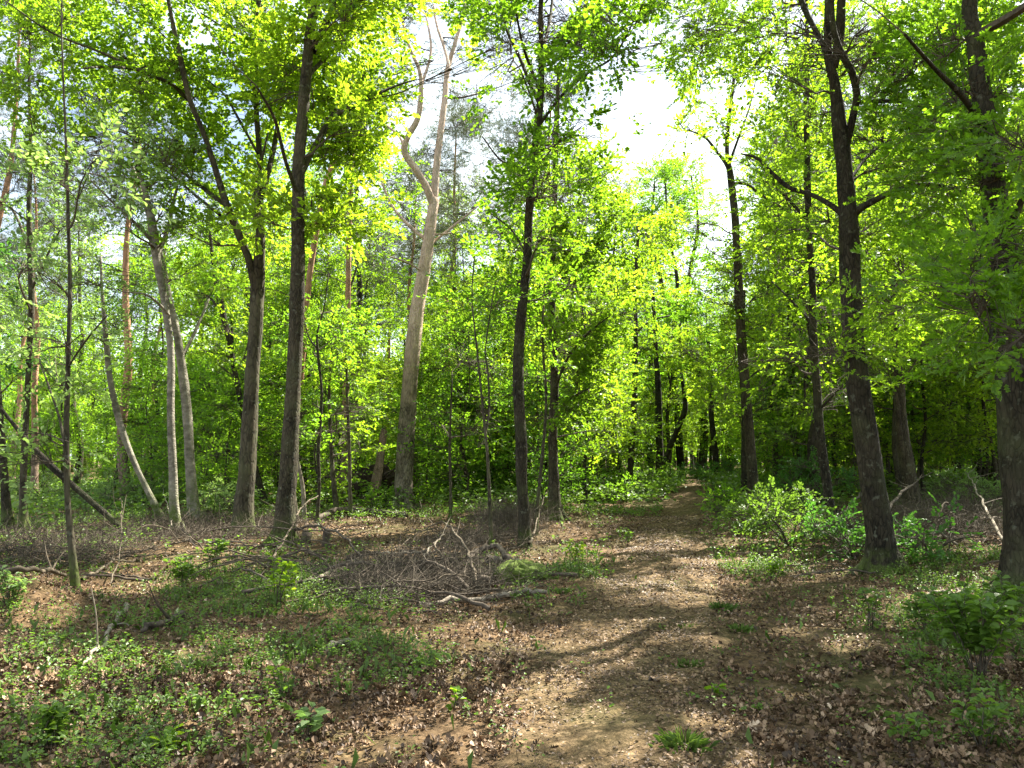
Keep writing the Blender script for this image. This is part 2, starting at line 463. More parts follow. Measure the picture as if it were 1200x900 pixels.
# ------------------------------------------------------------------ sun flecks: leaves are cut from the crowns so the sun lights these spots
FLECKS = [(585, 775, 75, 34), (690, 752, 80, 15), (620, 800, 60, 25), (520, 830, 55, 16), (790, 706, 70, 7), (660, 775, 70, 22), (880, 660, 90, 6), (770, 642, 60, 5),
          (690, 630, 75, 10), (500, 607, 75, 7), (440, 620, 110, 7), (760, 600, 80, 6), (985, 755, 24, 9), (850, 845, 40, 6), (890, 858, 60, 4), (620, 864, 30, 6),
          (255, 845, 60, 15), (120, 785, 70, 11), (35, 705, 45, 26), (265, 762, 45, 14), (330, 790, 60, 12), (520, 745, 60, 12), (700, 845, 30, 4), (640, 655, 60, 6), (470, 700, 60, 7),
          (1000, 590, 70, 20), (1110, 590, 70, 40), (900, 605, 70, 40), (930, 740, 25, 4), (150, 690, 50, 9), (450, 860, 60, 12), (760, 735, 50, 5), (1130, 690, 30, 8), (930, 815, 30, 5), (820, 755, 30, 7),
          (60, 820, 40, 10), (330, 690, 45, 10), (210, 650, 60, 8), (560, 690, 40, 8), (400, 880, 60, 8), (1040, 850, 20, 6), (780, 800, 20, 4)]
FL = np.array(FLECKS, float)
def lit_column(P):
    """True where the sun ray through P reaches the ground inside a fleck."""
    P = np.atleast_2d(P)
    t = P[:, 2] / LDIR[2]
    G = P - LDIR[None] * t[:, None]
    for _ in range(2):
        t = (P[:, 2] - hgt(G[:, 0], G[:, 1])) / LDIR[2]
        G = P - LDIR[None] * t[:, None]
    px, py, f = pix(G)
    nz = 1.2 + .14 * np.sin(px * .05 + py * .11) + .12 * np.sin(px * .13 - py * .23)
    out = np.zeros(len(P), bool)
    for cx, cy, rx, ry in FL:
        out |= (((px - cx) / (rx * nz)) ** 2 + ((py - cy) / (ry * nz)) ** 2) < 1
    return out & (f > 0.5)
SKY_GAPS = [(770, 135, 70, 95), (800, 215, 22, 30), (640, 110, 22, 50), (110, 290, 45, 22), (260, 120, 25, 50), (560, 60, 25, 45), (70, 250, 40, 16), (590, 100, 20, 30), (450, 180, 12, 25), (870, 130, 25, 25)]

# ------------------------------------------------------------------ trees
def flare(P, rad, k=.75, hh=.8):
    z = P[:, 2] - P[0, 2]
    return rad * (1 + k * np.exp(-z / (hh * .35)))
def spray_leaves(mb, O, D, ln, K, size, droop=.12, two=True, cull=True, narrow=.33, needle=False, leafm=0, twig=True, oak=False):
    """A twig with K leaves at each origin."""
    n = len(O)
    if n == 0: return
    D = D / (np.linalg.norm(D, axis=1)[:, None] + 1e-9)
    ln = np.broadcast_to(ln, (n,))
    Nn = np.array([[0, 0, 1.0]]) + RNG.normal(0, .32, (n, 3))
    S = np.cross(D, Nn); S /= np.linalg.norm(S, axis=1)[:, None] + 1e-9
    Nn = np.cross(S, D)
    t = np.linspace(.08, 1, K)[None, :] + RNG.normal(0, .05, (n, K))
    side = np.where(np.arange(K) % 2 == 0, 1.0, -1.0)[None, :] * RNG.uniform(.5, 1, (n, K))
    base = O[:, None] + D[:, None] * (t * ln[:, None])[..., None] - np.array([0, 0, 1.0]) * (droop * (t ** 2) * ln[:, None])[..., None]
    base = base + S[:, None] * (side * .22 * (ln[:, None]) * (1.1 - np.clip(t, 0, 1) * .7))[..., None] * RNG.uniform(.1, 1, (n, K, 1))
    ax = D[:, None] * (.6 + .5 * t[..., None]) + S[:, None] * side[..., None] * .9 + RNG.normal(0, .3, (n, K, 3))
    nn = Nn[:, None] + RNG.normal(0, .45, (n, K, 3))
    if needle:
        ax = D[:, None] * 1.0 + RNG.normal(0, .75, (n, K, 3)); nn = RNG.normal(0, 1, (n, K, 3))
    O2, A2, N2 = base.reshape(-1, 3), ax.reshape(-1, 3), nn.reshape(-1, 3)
    rnd = (np.repeat(RNG.random(n), K) * .5 + RNG.random(n * K) * .5)
    keep = np.ones(len(O2), bool)
    if cull:
        keep &= ~((lit_column(O2) | lit_column(O2 + A2 * size * .6)) & (RNG.random(len(O2)) < .985))
    O2, A2, N2, rnd = O2[keep], A2[keep], N2[keep], rnd[keep]
    L = size * RNG.uniform(.65, 1.25, len(O2))
    mb.leaves(O2, A2, N2, L, L * narrow, leafm, two, rnd=rnd, oak=oak)
    if twig:
        mb.prisms(O, O + D * ln[:, None] * .9 - np.array([0, 0, 1.0]) * (droop * .8 * ln)[:, None], .004, .0015, 1)
def grow_crown(mb, nodes, clusters, Rc=1.0, nspr=22, K=16, size=.1, two=True, cull=True, needle=False, narrow=.33, branch_m=1, ln=(.35, .75), flat=.6, minr=.006, oak=False):
    """nodes: (x,y,z,r) of the skeleton. A bough grows to each cluster centre from the nearest node; twigs with leaves fill the cluster."""
    nodes = np.asarray(nodes, float)
    clusters = np.asarray(clusters, float)
    d0 = np.min(np.linalg.norm(clusters[:, None, :3] - nodes[None, :, :3], axis=2), axis=1)
    order = np.argsort(d0)
    OO = []; DD = []; SA = []; SB = []
    for ci in order:
        c = clusters[ci, :3]
        d = np.linalg.norm(nodes[:, :3] - c, axis=1)
        cost = d + .9 * np.maximum(0, nodes[:, 2] - (c[2] - .25 * d)) + .15 / (nodes[:, 3] + .01) * .05
        k = int(np.argmin(cost)); a = nodes[k]
        dist = d[k]
        if dist > .25:
            mid = a[:3] * .5 + c * .5 + RNG.normal(0, .10, 3) * dist + np.array([0, 0, .06 * dist])
            q = a[:3] * .78 + c * .22 + RNG.normal(0, .03, 3) * dist + np.array([0, 0, -.01 * dist])
            P = smooth_line([a[:3], q, mid, c + RNG.normal(0, .1, 3)], max(5, int(dist * 3) + 3))
            ra = min(a[3] * .62, .012 + .014 * dist); rb = max(minr, .0065)
            rr = np.linspace(ra, rb, len(P))
            mb.tube(P, rr, 5 if ra > .03 else 4, branch_m, cap=False)
            nodes = np.concatenate([nodes, np.column_stack([P[2:], rr[2:]])])
            lim = P
        else:
            lim = np.array([a[:3], c])
        n = int(nspr * (clusters[ci, 3] if clusters.shape[1] > 3 else 1) * RNG.uniform(.7, 1.3)) + 1
        u = RNG.normal(0, 1, (n, 3)); u /= np.linalg.norm(u, axis=1)[:, None]
        off = u * (RNG.random(n) ** .5)[:, None] * Rc * np.array([1, 1, flat])
        s = c + off
        near = lim[RNG.integers(max(0, len(lim) // 2), len(lim), n)]
        st = near + (s - near) * .05
        SA.append(st); SB.append(s)
        OO.append(s); DD.append(off / Rc * .9 + (c - a[:3]) / (dist + .3) * .35 + RNG.normal(0, .35, (n, 3)) + np.array([0, 0, .05]))
    SA = np.concatenate(SA); SB = np.concatenate(SB); OO = np.concatenate(OO); DD = np.concatenate(DD)
    SM = (SA + SB) / 2 + RNG.normal(0, .05, SA.shape) + np.array([0, 0, .03])
    mb.prisms(SA, SM, .0075, .0055, branch_m); mb.prisms(SM, SB, .0055, .0035, branch_m)
    spray_leaves(mb, OO, DD, RNG.uniform(ln[0], ln[1], len(OO)) * (.85 if two else 1), int(K * (1.25 if two else 1)), size, two=two, cull=cull, needle=needle, narrow=narrow, oak=oak)
    return nodes

def px_line(tr, Y, slope=0.0):
    """trace [(px,py,width)] -> world points and radii at depth Y (+slope metres by the end)."""
    out = []
    n = len(tr)
    for k, (x, y, w) in enumerate(tr):
        yy = Y + slope * k / max(1, n - 1)
        p = at(x, y, yy)
        out.append((p[0], p[1], p[2], w / FPX * yy * .5 * ((.78 if 440 < x < 560 else .64 if x < 720 or 930 < x < 982 else (.78 if x > 1125 else .88)) if w > 9 else (.8 if x < 720 else .9))))
    return np.array(out)

def traced_tree(name, label, cat, trunk, limbs=(), bark=None, leaf=None, foliage=(), top=None, Y=None, Rc=1.0, nspr=20, K=16, size=.1, two=True, needle=False, narrow=.33, sides=14,
                group=None, wob=.05, ext=0.0, cull=True, base=True, dens=1.0, flat=.6, oak=False):
    """foliage: (px, py, rx, ry, depth offset, depth half range, number of clusters) as seen; top: (z0, z1, radius, number) above the picture."""
    g = ground(trunk[0][0], trunk[0][1])
    if Y is None: Y = g[1]
    L = px_line(trunk, Y)
    L[0, 2] = hgt(L[0, 0], L[0, 1]) - .12
    if ext:
        d = L[-1, :3] - L[-3, :3]; d /= np.linalg.norm(d)
        d = d * .8 + np.array([0, 0, .3]); e = L[-1]
        for k in range(1, 4):
            f = k / 3
            L = np.concatenate([L, [[*(e[:3] + d * ext * f + np.array([.2 * math.sin(k * 2 + e[0]), .2 * math.cos(k * 3), 0])), e[3] * (1 - .9 * f)]]])
    root = empty(name, (L[0, 0], L[0, 1], hgt(L[0, 0], L[0, 1])), label, cat, group)
    n = max(14, int(np.sum(np.linalg.norm(np.diff(L[:, :3], axis=0), axis=1)) * 5))
    S = smooth_line(L, n)
    rad = flare(S, np.maximum(S[:, 3], .004)) if base else np.maximum(S[:, 3], .004)
    mb = MB(); mb.tube(S[:, :3], rad, sides, 0, wob)
    if base and L[0, 3] > .1:            # root buttresses
        for k in range(6):
            an = k * 1.05 + RNG.uniform(-.3, .3); r0 = L[0, 3]
            b = S[0, :3] + np.array([0, 0, .12])
            dx = np.array([math.cos(an), math.sin(an), 0])
            mb.tube([b + dx * r0 * .6 + [0, 0, .3], b + dx * r0 * 1.2 + [0, 0, .08], b + dx * r0 * 2.0 + [0, 0, -.04], b + dx * r0 * 2.9 + [0, 0, -.14]],
                    [r0 * .36, r0 * .42, r0 * .3, r0 * .1], 7, 0, .08)
    mb.build('trunk', bark, root)
    nodes = [S[len(S) // 3:]]
    for lm in limbs:
        slope = lm[0] if isinstance(lm[0], (int, float)) else 0
        tr = lm[1:] if isinstance(lm[0], (int, float)) else lm
        Q = px_line(tr, Y, slope)
        Q = smooth_line(Q, max(8, int(len(tr) * 5)))
        Q[:, 3] = np.maximum(Q[:, 3], .005)
        mb = MB(); mb.tube(Q[:, :3], Q[:, 3], 9, 0, wob * .8); mb.build('limb', bark, root)
        nodes.append(Q[2:])
    nodes = np.concatenate(nodes)
    C = []
    for (fx, fy, rx, ry, dY, hY, cnt) in foliage:
        for k in range(max(2, int(cnt * dens * .62))):
            an = random.uniform(0, 2 * PI); rr = math.sqrt(random.random())
            yy = Y + dY + random.uniform(-hY, hY)
            px_, py_ = fx + rx * rr * math.cos(an), fy + ry * rr * math.sin(an)
            if any(((px_ - a) / b_) ** 2 + ((py_ - c_) / d_) ** 2 < 1 for a, c_, b_, d_ in SKY_GAPS) and random.random() < .9: continue
            C.append((*at(px_, py_, yy), 1.0))
    if top:
        z0, z1, rr0, cnt = top
        c0 = S[-1]
        for k in range(int(cnt * .6)):
            an = random.uniform(0, 2 * PI); q = math.sqrt(random.random()) * rr0
            C.append((c0[0] + q * math.cos(an), c0[1] + q * math.sin(an), random.uniform(z0, z1), 1.0))
    if C:
        mb = MB()
        grow_crown(mb, nodes, C, Rc * .82, nspr * .8, K, size, two, cull, needle, narrow, flat=flat, oak=oak)
        mb.build('crown', [leaf, M_TWIG], root, smooth=False)
    return root

G_NEAR = None
# --- left group
traced_tree('oak_tree', 'grey forked oak left of the straight brown trunk, parting high up into two limbs', 'tree',
    [(284, 628, 35), (286, 590, 32), (290, 540, 30), (295, 450, 27), (300, 380, 25), (302, 335, 24)],
    [(-1.5, (301, 345, 17), (292, 305, 15), (280, 275, 14), (264, 235, 13), (250, 190, 11), (238, 155, 10), (222, 115, 10), (212, 70, 8), (200, 15, 6), (190, -40, 5)),
     (1.0, (302, 345, 17), (304, 290, 14), (305, 230, 13), (304, 180, 12), (300, 120, 10), (300, 60, 8), (303, 0, 7), (308, -60, 6)),
     (-2.0, (222, 118, 7), (200, 98, 6), (175, 88, 5), (120, 62, 4), (60, 38, 3), (5, 0, 2)),
     (1.5, (264, 240, 7), (240, 222, 6), (205, 195, 4), (165, 165, 3), (130, 150, 2)),
     (1.0, (258, 252, 5), (228, 228, 4), (195, 200, 3), (172, 188, 2)),
     (-2.5, (165, 82, 5), (130, 78, 4), (98, 80, 3)),
     (2.0, (304, 240, 8), (316, 195, 8), (325, 150, 7), (330, 90, 5), (345, 30, 3)),
     (1.2, (302, 180, 4), (280, 140, 4), (262, 110, 3), (235, 88, 2)),
     (-1, (300, 75, 5), (285, 50, 4), (255, 28, 3), (235, 15, 2))],
    M_BEECH, L_YOUNG,
    [(110, 60, 130, 75, .6, 1.6, 44), (230, 60, 110, 90, 1.2, 1.8, 34), (180, 180, 80, 60, 1.2, 1.4, 12), (260, 200, 70, 70, 1.8, 1.4, 12), (60, 140, 60, 50, 0, 1.5, 8),
     (310, 110, 60, 90, 1, 2, 14), (230, 275, 60, 35, 1, 1.5, 6)], top=(10, 14, 4.5, 40), Rc=.85, nspr=22, K=16, size=.105, ext=3)
traced_tree('oak_tree', 'straight brown oak trunk at left, dark and unforked up to the leaves', 'tree',
    [(331, 640, 38), (335, 590, 33), (338, 550, 31), (343, 470, 29), (347, 380, 27), (349, 300, 25), (350, 200, 23), (356, 120, 22), (362, 50, 19), (366, 0, 17)],
    [(1.5, (367, 60, 13), (380, 30, 12), (395, 0, 11), (412, -60, 8)),
     (2.0, (353, 205, 11), (372, 165, 10), (393, 132, 9), (417, 101, 7), (440, 70, 5)),
     (1.2, (393, 135, 7), (425, 120, 6), (455, 104, 4), (488, 93, 2)),
     (-1.8, (350, 230, 7), (335, 190, 6), (322, 140, 5), (300, 100, 3)),
     (2.5, (360, 90, 7), (390, 60, 6), (430, 30, 4))],
    M_OAK, L_YOUNG,
    [(392, 80, 55, 90, 1.8, 1.6, 26), (335, 60, 50, 70, 1.6, 1.4, 12), (395, 230, 50, 80, 1.5, 1.5, 20), (325, 220, 50, 70, 1.5, 1.2, 8), (420, 120, 25, 45, 1, 1.5, 6), (400, 10, 90, 40, 0, 2, 14)],
    top=(9.5, 14, 4.5, 44), Rc=.85, nspr=22, K=16, size=.105, ext=3.5)
traced_tree('birch_tree', 'birch with pale flaking bark and a bare crook at the top', 'tree',
    [(208, 632, 20), (204, 590, 16), (202, 540, 14), (200, 480, 13), (200, 410, 13), (192, 350, 13), (184, 305, 15), (178, 262, 16), (170, 225, 10), (160, 190, 6), (158, 150, 4)],
    [(-1, (180, 285, 6), (165, 268, 5), (148, 252, 4), (125, 230, 3), (100, 205, 2)), (1, (184, 300, 7), (196, 270, 6), (205, 230, 4), (212, 200, 3)),
     (-1, (199, 370, 4), (185, 355, 4), (170, 345, 3), (145, 342, 2))],
    M_BIRCH, L_PALE, [(150, 200, 70, 50, 0, 1.6, 14), (180, 240, 60, 35, 0, 1.5, 8), (140, 330, 60, 25, 0, 1.5, 7)], Y=17.0, Rc=.8, nspr=16, K=16, size=.07)
traced_tree('mossy_tree', 'leaning tree mottled with moss, close behind the pale birch', 'tree',
    [(232, 622, 24), (226, 590, 20), (223, 545, 18), (219, 480, 17), (213, 430, 16), (207, 390, 14), (196, 340, 12), (188, 300, 9), (170, 240, 6), (150, 180, 4)],
    [(1, (212, 420, 6), (228, 390, 5), (245, 350, 3))],
    M_BIRCH, L_BEECH, [(240, 330, 50, 40, 1, 1.5, 9), (200, 280, 40, 30, 1, 1.5, 5)], Y=20.5, Rc=.8, nspr=14, K=16, size=.09)
traced_tree('birch_tree', 'thin dark birch leaning left beside the pale birch, its foot nearly touching', 'tree',
    [(194, 612, 13), (178, 585, 11), (160, 548, 10), (145, 510, 9), (134, 470, 9), (127, 430, 8), (125, 405, 8), (120, 350, 5), (118, 300, 3)], [],
    M_BIRCH, L_PALE, [(120, 360, 50, 40, 0, 1.2, 8), (140, 400, 50, 25, 0, 1.2, 4)], Y=21, Rc=.7, nspr=14, K=14, size=.08)
traced_tree('dead_tree', 'dead leafless trunk slanting up to the left over the brushwood', 'dead tree',
    [(155, 632, 13), (138, 615, 11), (112, 592, 10), (90, 573, 10), (62, 548, 9), (35, 520, 7), (10, 490, 5), (-20, 450, 4)], [], M_DARK, None, Y=17.5, base=False)
traced_tree('young_tree', 'smooth slender young tree standing nearest the left edge, in front of the brushwood', 'tree',
    [(90, 690, 12), (84, 640, 9), (79, 580, 8), (78, 500, 8), (80, 420, 7), (82, 340, 6), (80, 260, 5), (78, 180, 4), (74, 90, 3), (72, 20, 2), (74, -40, 1)],
    [(0.8, (79, 560, 4), (72, 500, 4), (58, 455, 3), (45, 420, 2)), (-1, (80, 430, 3), (100, 400, 3), (125, 370, 2)), (1, (80, 520, 3), (50, 508, 2), (0, 512, 2))],
    M_BEECH, L_PALE, [(40, 420, 60, 50, 0, 1, 5), (60, 300, 60, 50, 0, 1.2, 5), (80, 200, 60, 60, 0, 1.5, 6), (20, 520, 30, 40, -.5, .8, 2)], Rc=.7, nspr=12, K=12, size=.08)
traced_tree('ash_tree', 'upright grey tree at the left edge behind the slender young tree', 'tree',
    [(28, 618, 18), (27, 585, 13), (28, 540, 11), (31, 480, 10), (34, 420, 10), (37, 350, 9), (35, 290, 8), (34, 240, 7), (36, 170, 5), (34, 90, 4), (36, 20, 3), (34, -50, 1.5)],
    [(1, (35, 300, 5), (22, 260, 4), (5, 230, 3)), (-1, (37, 340, 4), (55, 300, 3), (70, 270, 2))],
    M_BEECH, L_PALE, [(30, 250, 60, 80, 0, 2, 13), (60, 140, 60, 60, 0, 2, 9), (20, 370, 40, 30, 0, 1.2, 4)], Y=19, Rc=.85, nspr=15, K=15, size=.09)
traced_tree('ash_tree', 'dark trunk cut by the left edge of the picture', 'tree',
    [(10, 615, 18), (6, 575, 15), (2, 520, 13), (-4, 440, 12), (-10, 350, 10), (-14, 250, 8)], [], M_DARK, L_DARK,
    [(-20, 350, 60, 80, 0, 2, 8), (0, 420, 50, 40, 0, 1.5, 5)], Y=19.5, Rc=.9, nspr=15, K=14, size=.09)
traced_tree('oak_tree', 'crooked dark tree leaning left behind the gap between the two big left trunks', 'tree',
    [(314, 606, 15), (306, 575, 13), (298, 545, 12), (288, 500, 11), (276, 440, 10), (268, 395, 10), (258, 355, 9), (250, 310, 6), (244, 250, 4)],
    [(1, (262, 370, 4), (245, 348, 3), (225, 340, 2))], M_DARK, L_YOUNG,
    [(230, 350, 55, 50, 0, 2, 16), (265, 300, 40, 40, 0, 2, 10), (255, 440, 40, 50, 1, 2, 10)], Y=25, Rc=.9, nspr=18, K=15, size=.10)
traced_tree('scots_pine', 'pale orange pine leaning right, half hidden behind the straight brown oak', 'pine tree',
    [(340, 602, 14), (346, 540, 13), (350, 470, 12), (356, 400, 12), (362, 330, 11), (370, 275, 11), (378, 230, 9), (392, 185, 8), (405, 140, 6), (415, 80, 4)], [],
    M_PINE2, L_PINE, [(400, 150, 50, 60, 0, 2, 12)], Y=27, needle=True, narrow=.05, size=.16, K=26, nspr=20, Rc=.9, two=False)
traced_tree('scots_pine', 'slim straight pine with orange upper bark, left of the forked pine', 'pine tree',
    [(400, 596, 20), (403, 560, 15), (404, 520, 12), (405, 470, 12), (407, 400, 11), (408, 330, 10), (409, 280, 8), (411, 210, 7), (414, 150, 5), (420, 90, 4)], [],
    M_PINE2, L_PINE, [(415, 120, 45, 50, 0, 2, 12), (440, 290, 30, 25, 1, 1, 4)], Y=26, needle=True, narrow=.05, size=.16, K=26, nspr=20, Rc=.9, two=False)
traced_tree('scots_pine', 'thick tall pine forking into two pale limbs against the sky', 'pine tree',
    [(471, 598, 30), (473, 570, 27), (476, 510, 25), (481, 440, 24), (488, 370, 22), (497, 315, 19), (504, 270, 17), (509, 232, 15)],
    [(-1.5, (509, 246, 12), (500, 220, 12), (488, 200, 11), (474, 178, 10), (478, 160, 9), (489, 140, 9), (493, 115, 8), (492, 85, 6), (480, 55, 5), (470, 20, 3)),
     (1.5, (508, 246, 12), (512, 190, 11), (517, 150, 10), (522, 110, 9), (525, 80, 8), (535, 45, 6), (545, 10, 5), (550, -30, 3)),
     (0.5, (498, 280, 6), (480, 265, 5), (462, 245, 4), (448, 215, 3), (444, 190, 2)),
     (0.5, (499, 290, 5), (515, 278, 4), (535, 262, 4), (562, 240, 2)),
     (1, (476, 180, 6), (468, 160, 4), (450, 145, 3)), (-1, (497, 320, 3), (478, 308, 3), (455, 300, 2)), (0, (510, 275, 3), (540, 272, 2)),
     (1.5, (527, 82, 6), (522, 60, 5), (512, 30, 4), (508, 5, 3)), (1, (494, 100, 5), (505, 60, 4), (500, 20, 3))],
    M_PINE, L_PINE, [(460, 100, 40, 50, 2.2, 1.2, 11), (550, 130, 40, 55, 2.2, 1.4, 18), (500, 10, 70, 25, 2, 1.5, 12), (440, 200, 30, 60, 1, 1.5, 8), (560, 250, 50, 45, 2, 1.5, 16), (540, 190, 40, 40, 2, 1.5, 10)],
    top=(14, 17, 3.5, 16), Y=25.5, needle=True, narrow=.05, size=.16, K=28, nspr=22, Rc=.9, two=False, sides=16)
# --- centre
traced_tree('oak_tree', 'dark sinuous tree alone in the centre, left of the path', 'tree',
    [(615, 640, 20), (614, 600, 19), (611, 560, 20), (611, 520, 22), (608, 470, 20), (608, 410, 20), (612, 360, 19), (618, 300, 17), (620, 250, 15), (624, 200, 15), (629, 160, 15), (634, 110, 13), (634, 50, 10), (634, 0, 8)],
    [(1.5, (634, 125, 7), (620, 95, 6), (608, 65, 5), (592, 30, 4), (585, -20, 3)), (-1.2, (634, 110, 6), (622, 80, 5), (612, 50, 4), (604, 10, 3)),
     (-1.5, (633, 145, 5), (660, 110, 4), (690, 85, 4), (720, 65, 3), (745, 20, 2)), (2, (636, 60, 6), (645, 20, 5), (650, -30, 4)), (-1, (628, 200, 4), (590, 190, 3), (565, 160, 2)),
     (0.5, (618, 300, 3), (600, 270, 3), (575, 250, 2))],
    M_DARK, L_OAK,
    [(620, 30, 70, 50, 0, 2, 26), (690, 60, 60, 55, -1, 2, 16), (605, 170, 35, 55, 0, 1.2, 9), (660, 170, 45, 50, 0, 1.5, 12), (585, 20, 28, 30, 1, 1.5, 5), (620, 260, 55, 50, 0, 1.5, 12), (640, 340, 55, 50, .5, 1.2, 9),
     (590, 320, 30, 50, 1, 1.2, 5), (740, 15, 60, 30, -1, 1.5, 9)],
    top=(9.5, 13.5, 4.5, 50), Rc=.8, nspr=18, K=15, size=.095, ext=3)
traced_tree('oak_tree', 'leafy tree with a flared mossy foot, just behind the dark sinuous tree', 'tree',
    [(651, 610, 28), (650, 590, 22), (649, 560, 20), (648, 510, 17), (650, 440, 15), (647, 375, 13), (648, 310, 12), (650, 230, 10), (652, 150, 8), (655, 80, 5)],
    [(-1.5, (649, 460, 4), (665, 420, 4), (690, 390, 3), (715, 370, 2)), (-1, (648, 500, 4), (665, 470, 4), (690, 455, 2)), (1, (648, 350, 4), (630, 320, 3), (600, 300, 2)), (-1, (649, 340, 5), (680, 300, 4), (710, 280, 3))],
    M_OAK, L_YOUNG,
    [(690, 340, 60, 55, 0, 1.8, 28), (680, 430, 55, 60, -.5, 1.5, 26), (690, 480, 40, 35, -.5, 1, 9), (680, 250, 60, 60, 0, 2, 26), (700, 210, 50, 40, 0, 2, 12), (640, 470, 40, 50, 0, 1.5, 8), (600, 400, 30, 50, 1, 1.5, 6)],
    Rc=.75, nspr=20, K=16, size=.10)
traced_tree('sapling', 'thin straight sapling between the dark sinuous tree and the mossy footed one', 'sapling',
    [(627, 622, 6), (631, 580, 5), (636, 530, 5), (640, 470, 4), (637, 420, 4), (636, 370, 3), (640, 310, 2)], [], M_BEECH, L_BEECH,
    [(640, 400, 25, 60, 0, .6, 5)], Y=17.5, Rc=.5, nspr=10, K=12, size=.08)
traced_tree('sapling', 'pale whip of a sapling forking into a narrow V, left of the dark sinuous tree', 'sapling',
    [(575, 648, 5), (575, 610, 5), (573, 570, 5), (571, 530, 4), (567, 490, 4), (563, 450, 3), (558, 400, 3), (553, 350, 2), (556, 300, 2)],
    [(0.3, (569, 510, 3), (573, 480, 3), (572, 440, 3), (569, 410, 2), (574, 370, 2), (581, 330, 1.5))], M_BEECH, L_BEECH,
    [(565, 350, 30, 60, 0, .6, 5)], Rc=.5, nspr=8, K=11, size=.075)
traced_tree('sapling', 'knotty sapling with bent stem in front of the slim straight pine', 'sapling',
    [(371, 612, 5), (374, 570, 5), (373, 530, 5), (375, 495, 5), (377, 460, 4), (373, 420, 4), (372, 390, 3), (380, 360, 2), (385, 320, 2)],
    [(0.3, (373, 410, 3), (362, 395, 2), (355, 370, 1.5))], M_DARK, L_BEECH, [(372, 380, 35, 55, 0, 1, 9), (395, 470, 30, 50, 0, 1, 8)], Y=20, Rc=.6, nspr=14, K=13, size=.085)
traced_tree('sapling', 'young stem with yellow green leaves at the foot of the slim straight pine', 'sapling',
    [(396, 604, 8), (392, 575, 7), (389, 540, 6), (387, 500, 5), (386, 450, 4), (390, 400, 3)], [], M_BEECH, L_YOUNG, [(410, 470, 45, 60, 0, 1.2, 16), (400, 400, 40, 45, 0, 1.2, 10)], Y=22.5, Rc=.6, nspr=15, K=14, size=.09)
traced_tree('sapling', 'straight thin stem right beside the foot of the slim straight pine', 'sapling',
    [(411, 604, 6), (410, 560, 5), (409, 520, 5), (407, 470, 4), (406, 420, 3)], [], M_BEECH, L_BEECH, [(420, 420, 30, 50, 0, 1, 7)], Y=22, Rc=.6, nspr=13, K=13, size=.085)
traced_tree('sapling', 'small sapling in light green leaf right of the thick forked pine', 'sapling',
    [(528, 603, 5), (528, 570, 4), (527, 530, 4), (528, 490, 3), (530, 440, 2)], [], M_BEECH, L_BEECH, [(540, 480, 38, 40, 0, 1.2, 11), (540, 420, 38, 35, 0, 1.2, 8)], Y=21.5, Rc=.6, nspr=15, K=14, size=.085)
for k, (a, b) in enumerate([([(350, 618, 6), (346, 590, 5), (344, 560, 4), (348, 520, 3)], 'short white birch stem leaning left behind the straight brown oak'),
                            ([(358, 600, 7), (355, 575, 6), (352, 555, 5), (347, 530, 3)], 'thickest of the short white birch stems behind the straight brown oak')]):
    traced_tree('birch_sapling', b, 'birch', a, [], M_DEADW, L_BEECH, [(350, 520, 25, 30, 0, .6, 3)], Y=20.5 + k, Rc=.5, nspr=8, K=12, size=.08, base=False)
# --- right
traced_tree('oak_tree', 'slender tree with a crook and side branches at the right edge of the path', 'tree',
    [(885, 612, 15), (883, 580, 14), (879, 520, 14), (873, 450, 13), (867, 370, 12), (864, 300, 11), (861, 250, 10), (856, 205, 9), (852, 180, 6), (854, 140, 5), (860, 90, 4), (858, 40, 3)],
    [(0.5, (860, 225, 5), (852, 195, 5), (838, 175, 4), (825, 160, 3), (805, 152, 1.5)), (-0.5, (857, 215, 4), (875, 216, 4), (893, 229, 4), (925, 247, 3), (950, 250, 2)), (0.5, (855, 190, 4), (866, 160, 3), (880, 120, 2), (888, 80, 1))],
    M_OAK, L_YOUNG,
    [(860, 310, 55, 50, 0, 1.5, 15), (830, 380, 45, 50, 0, 1.5, 12), (880, 400, 50, 50, 0, 1.5, 10), (800, 300, 50, 45, 1, 1.5, 12), (850, 460, 35, 40, 0, 1.2, 7), (900, 250, 30, 40, 0, 1, 6), (855, 150, 25, 50, 0, 1, 3), (850, 90, 40, 60, 0, 1, 6), (822, 160, 26, 24, .3, .5, 5), (878, 120, 22, 35, 0, .6, 4)],
    Y=20.5, Rc=.75, nspr=18, K=15, size=.095)
traced_tree('young_tree', 'thin dark stem close behind the slender crooked tree by the path', 'tree',
    [(873, 590, 9), (872, 540, 8), (872, 480, 7), (870, 420, 6), (872, 340, 4)], [], M_DARK, L_BEECH, [(880, 460, 40, 60, 0, 1.5, 10)], Y=25, Rc=.8, nspr=14, K=14, size=.10)
traced_tree('oak_tree', 'dark wavy trunk standing in the bushes left of the big right oak', 'tree',
    [(979, 655, 20), (975, 615, 17), (968, 560, 16), (961, 510, 16), (957, 450, 15), (953, 390, 14), (952, 330, 12), (948, 270, 11), (946, 200, 9), (945, 120, 7), (946, 50, 5), (944, -20, 4)],
    [(0.5, (948, 260, 5), (925, 235, 4), (905, 215, 3), (890, 190, 2)), (1, (953, 380, 4), (925, 350, 3), (905, 330, 2)), (-1, (960, 480, 4), (985, 455, 3), (1005, 440, 2))],
    M_DARK, L_OAK,
    [(935, 330, 55, 60, 1, 1.5, 18), (940, 220, 50, 50, 1, 1.5, 12), (920, 130, 45, 50, 1, 1.5, 9), (930, 50, 60, 50, 0, 2, 12), (960, 440, 50, 45, .5, 1.2, 10), (910, 420, 35, 40, 1, 1, 6)],
    top=(10, 14, 4, 34), Y=16, Rc=.8, nspr=18, K=15, size=.095)
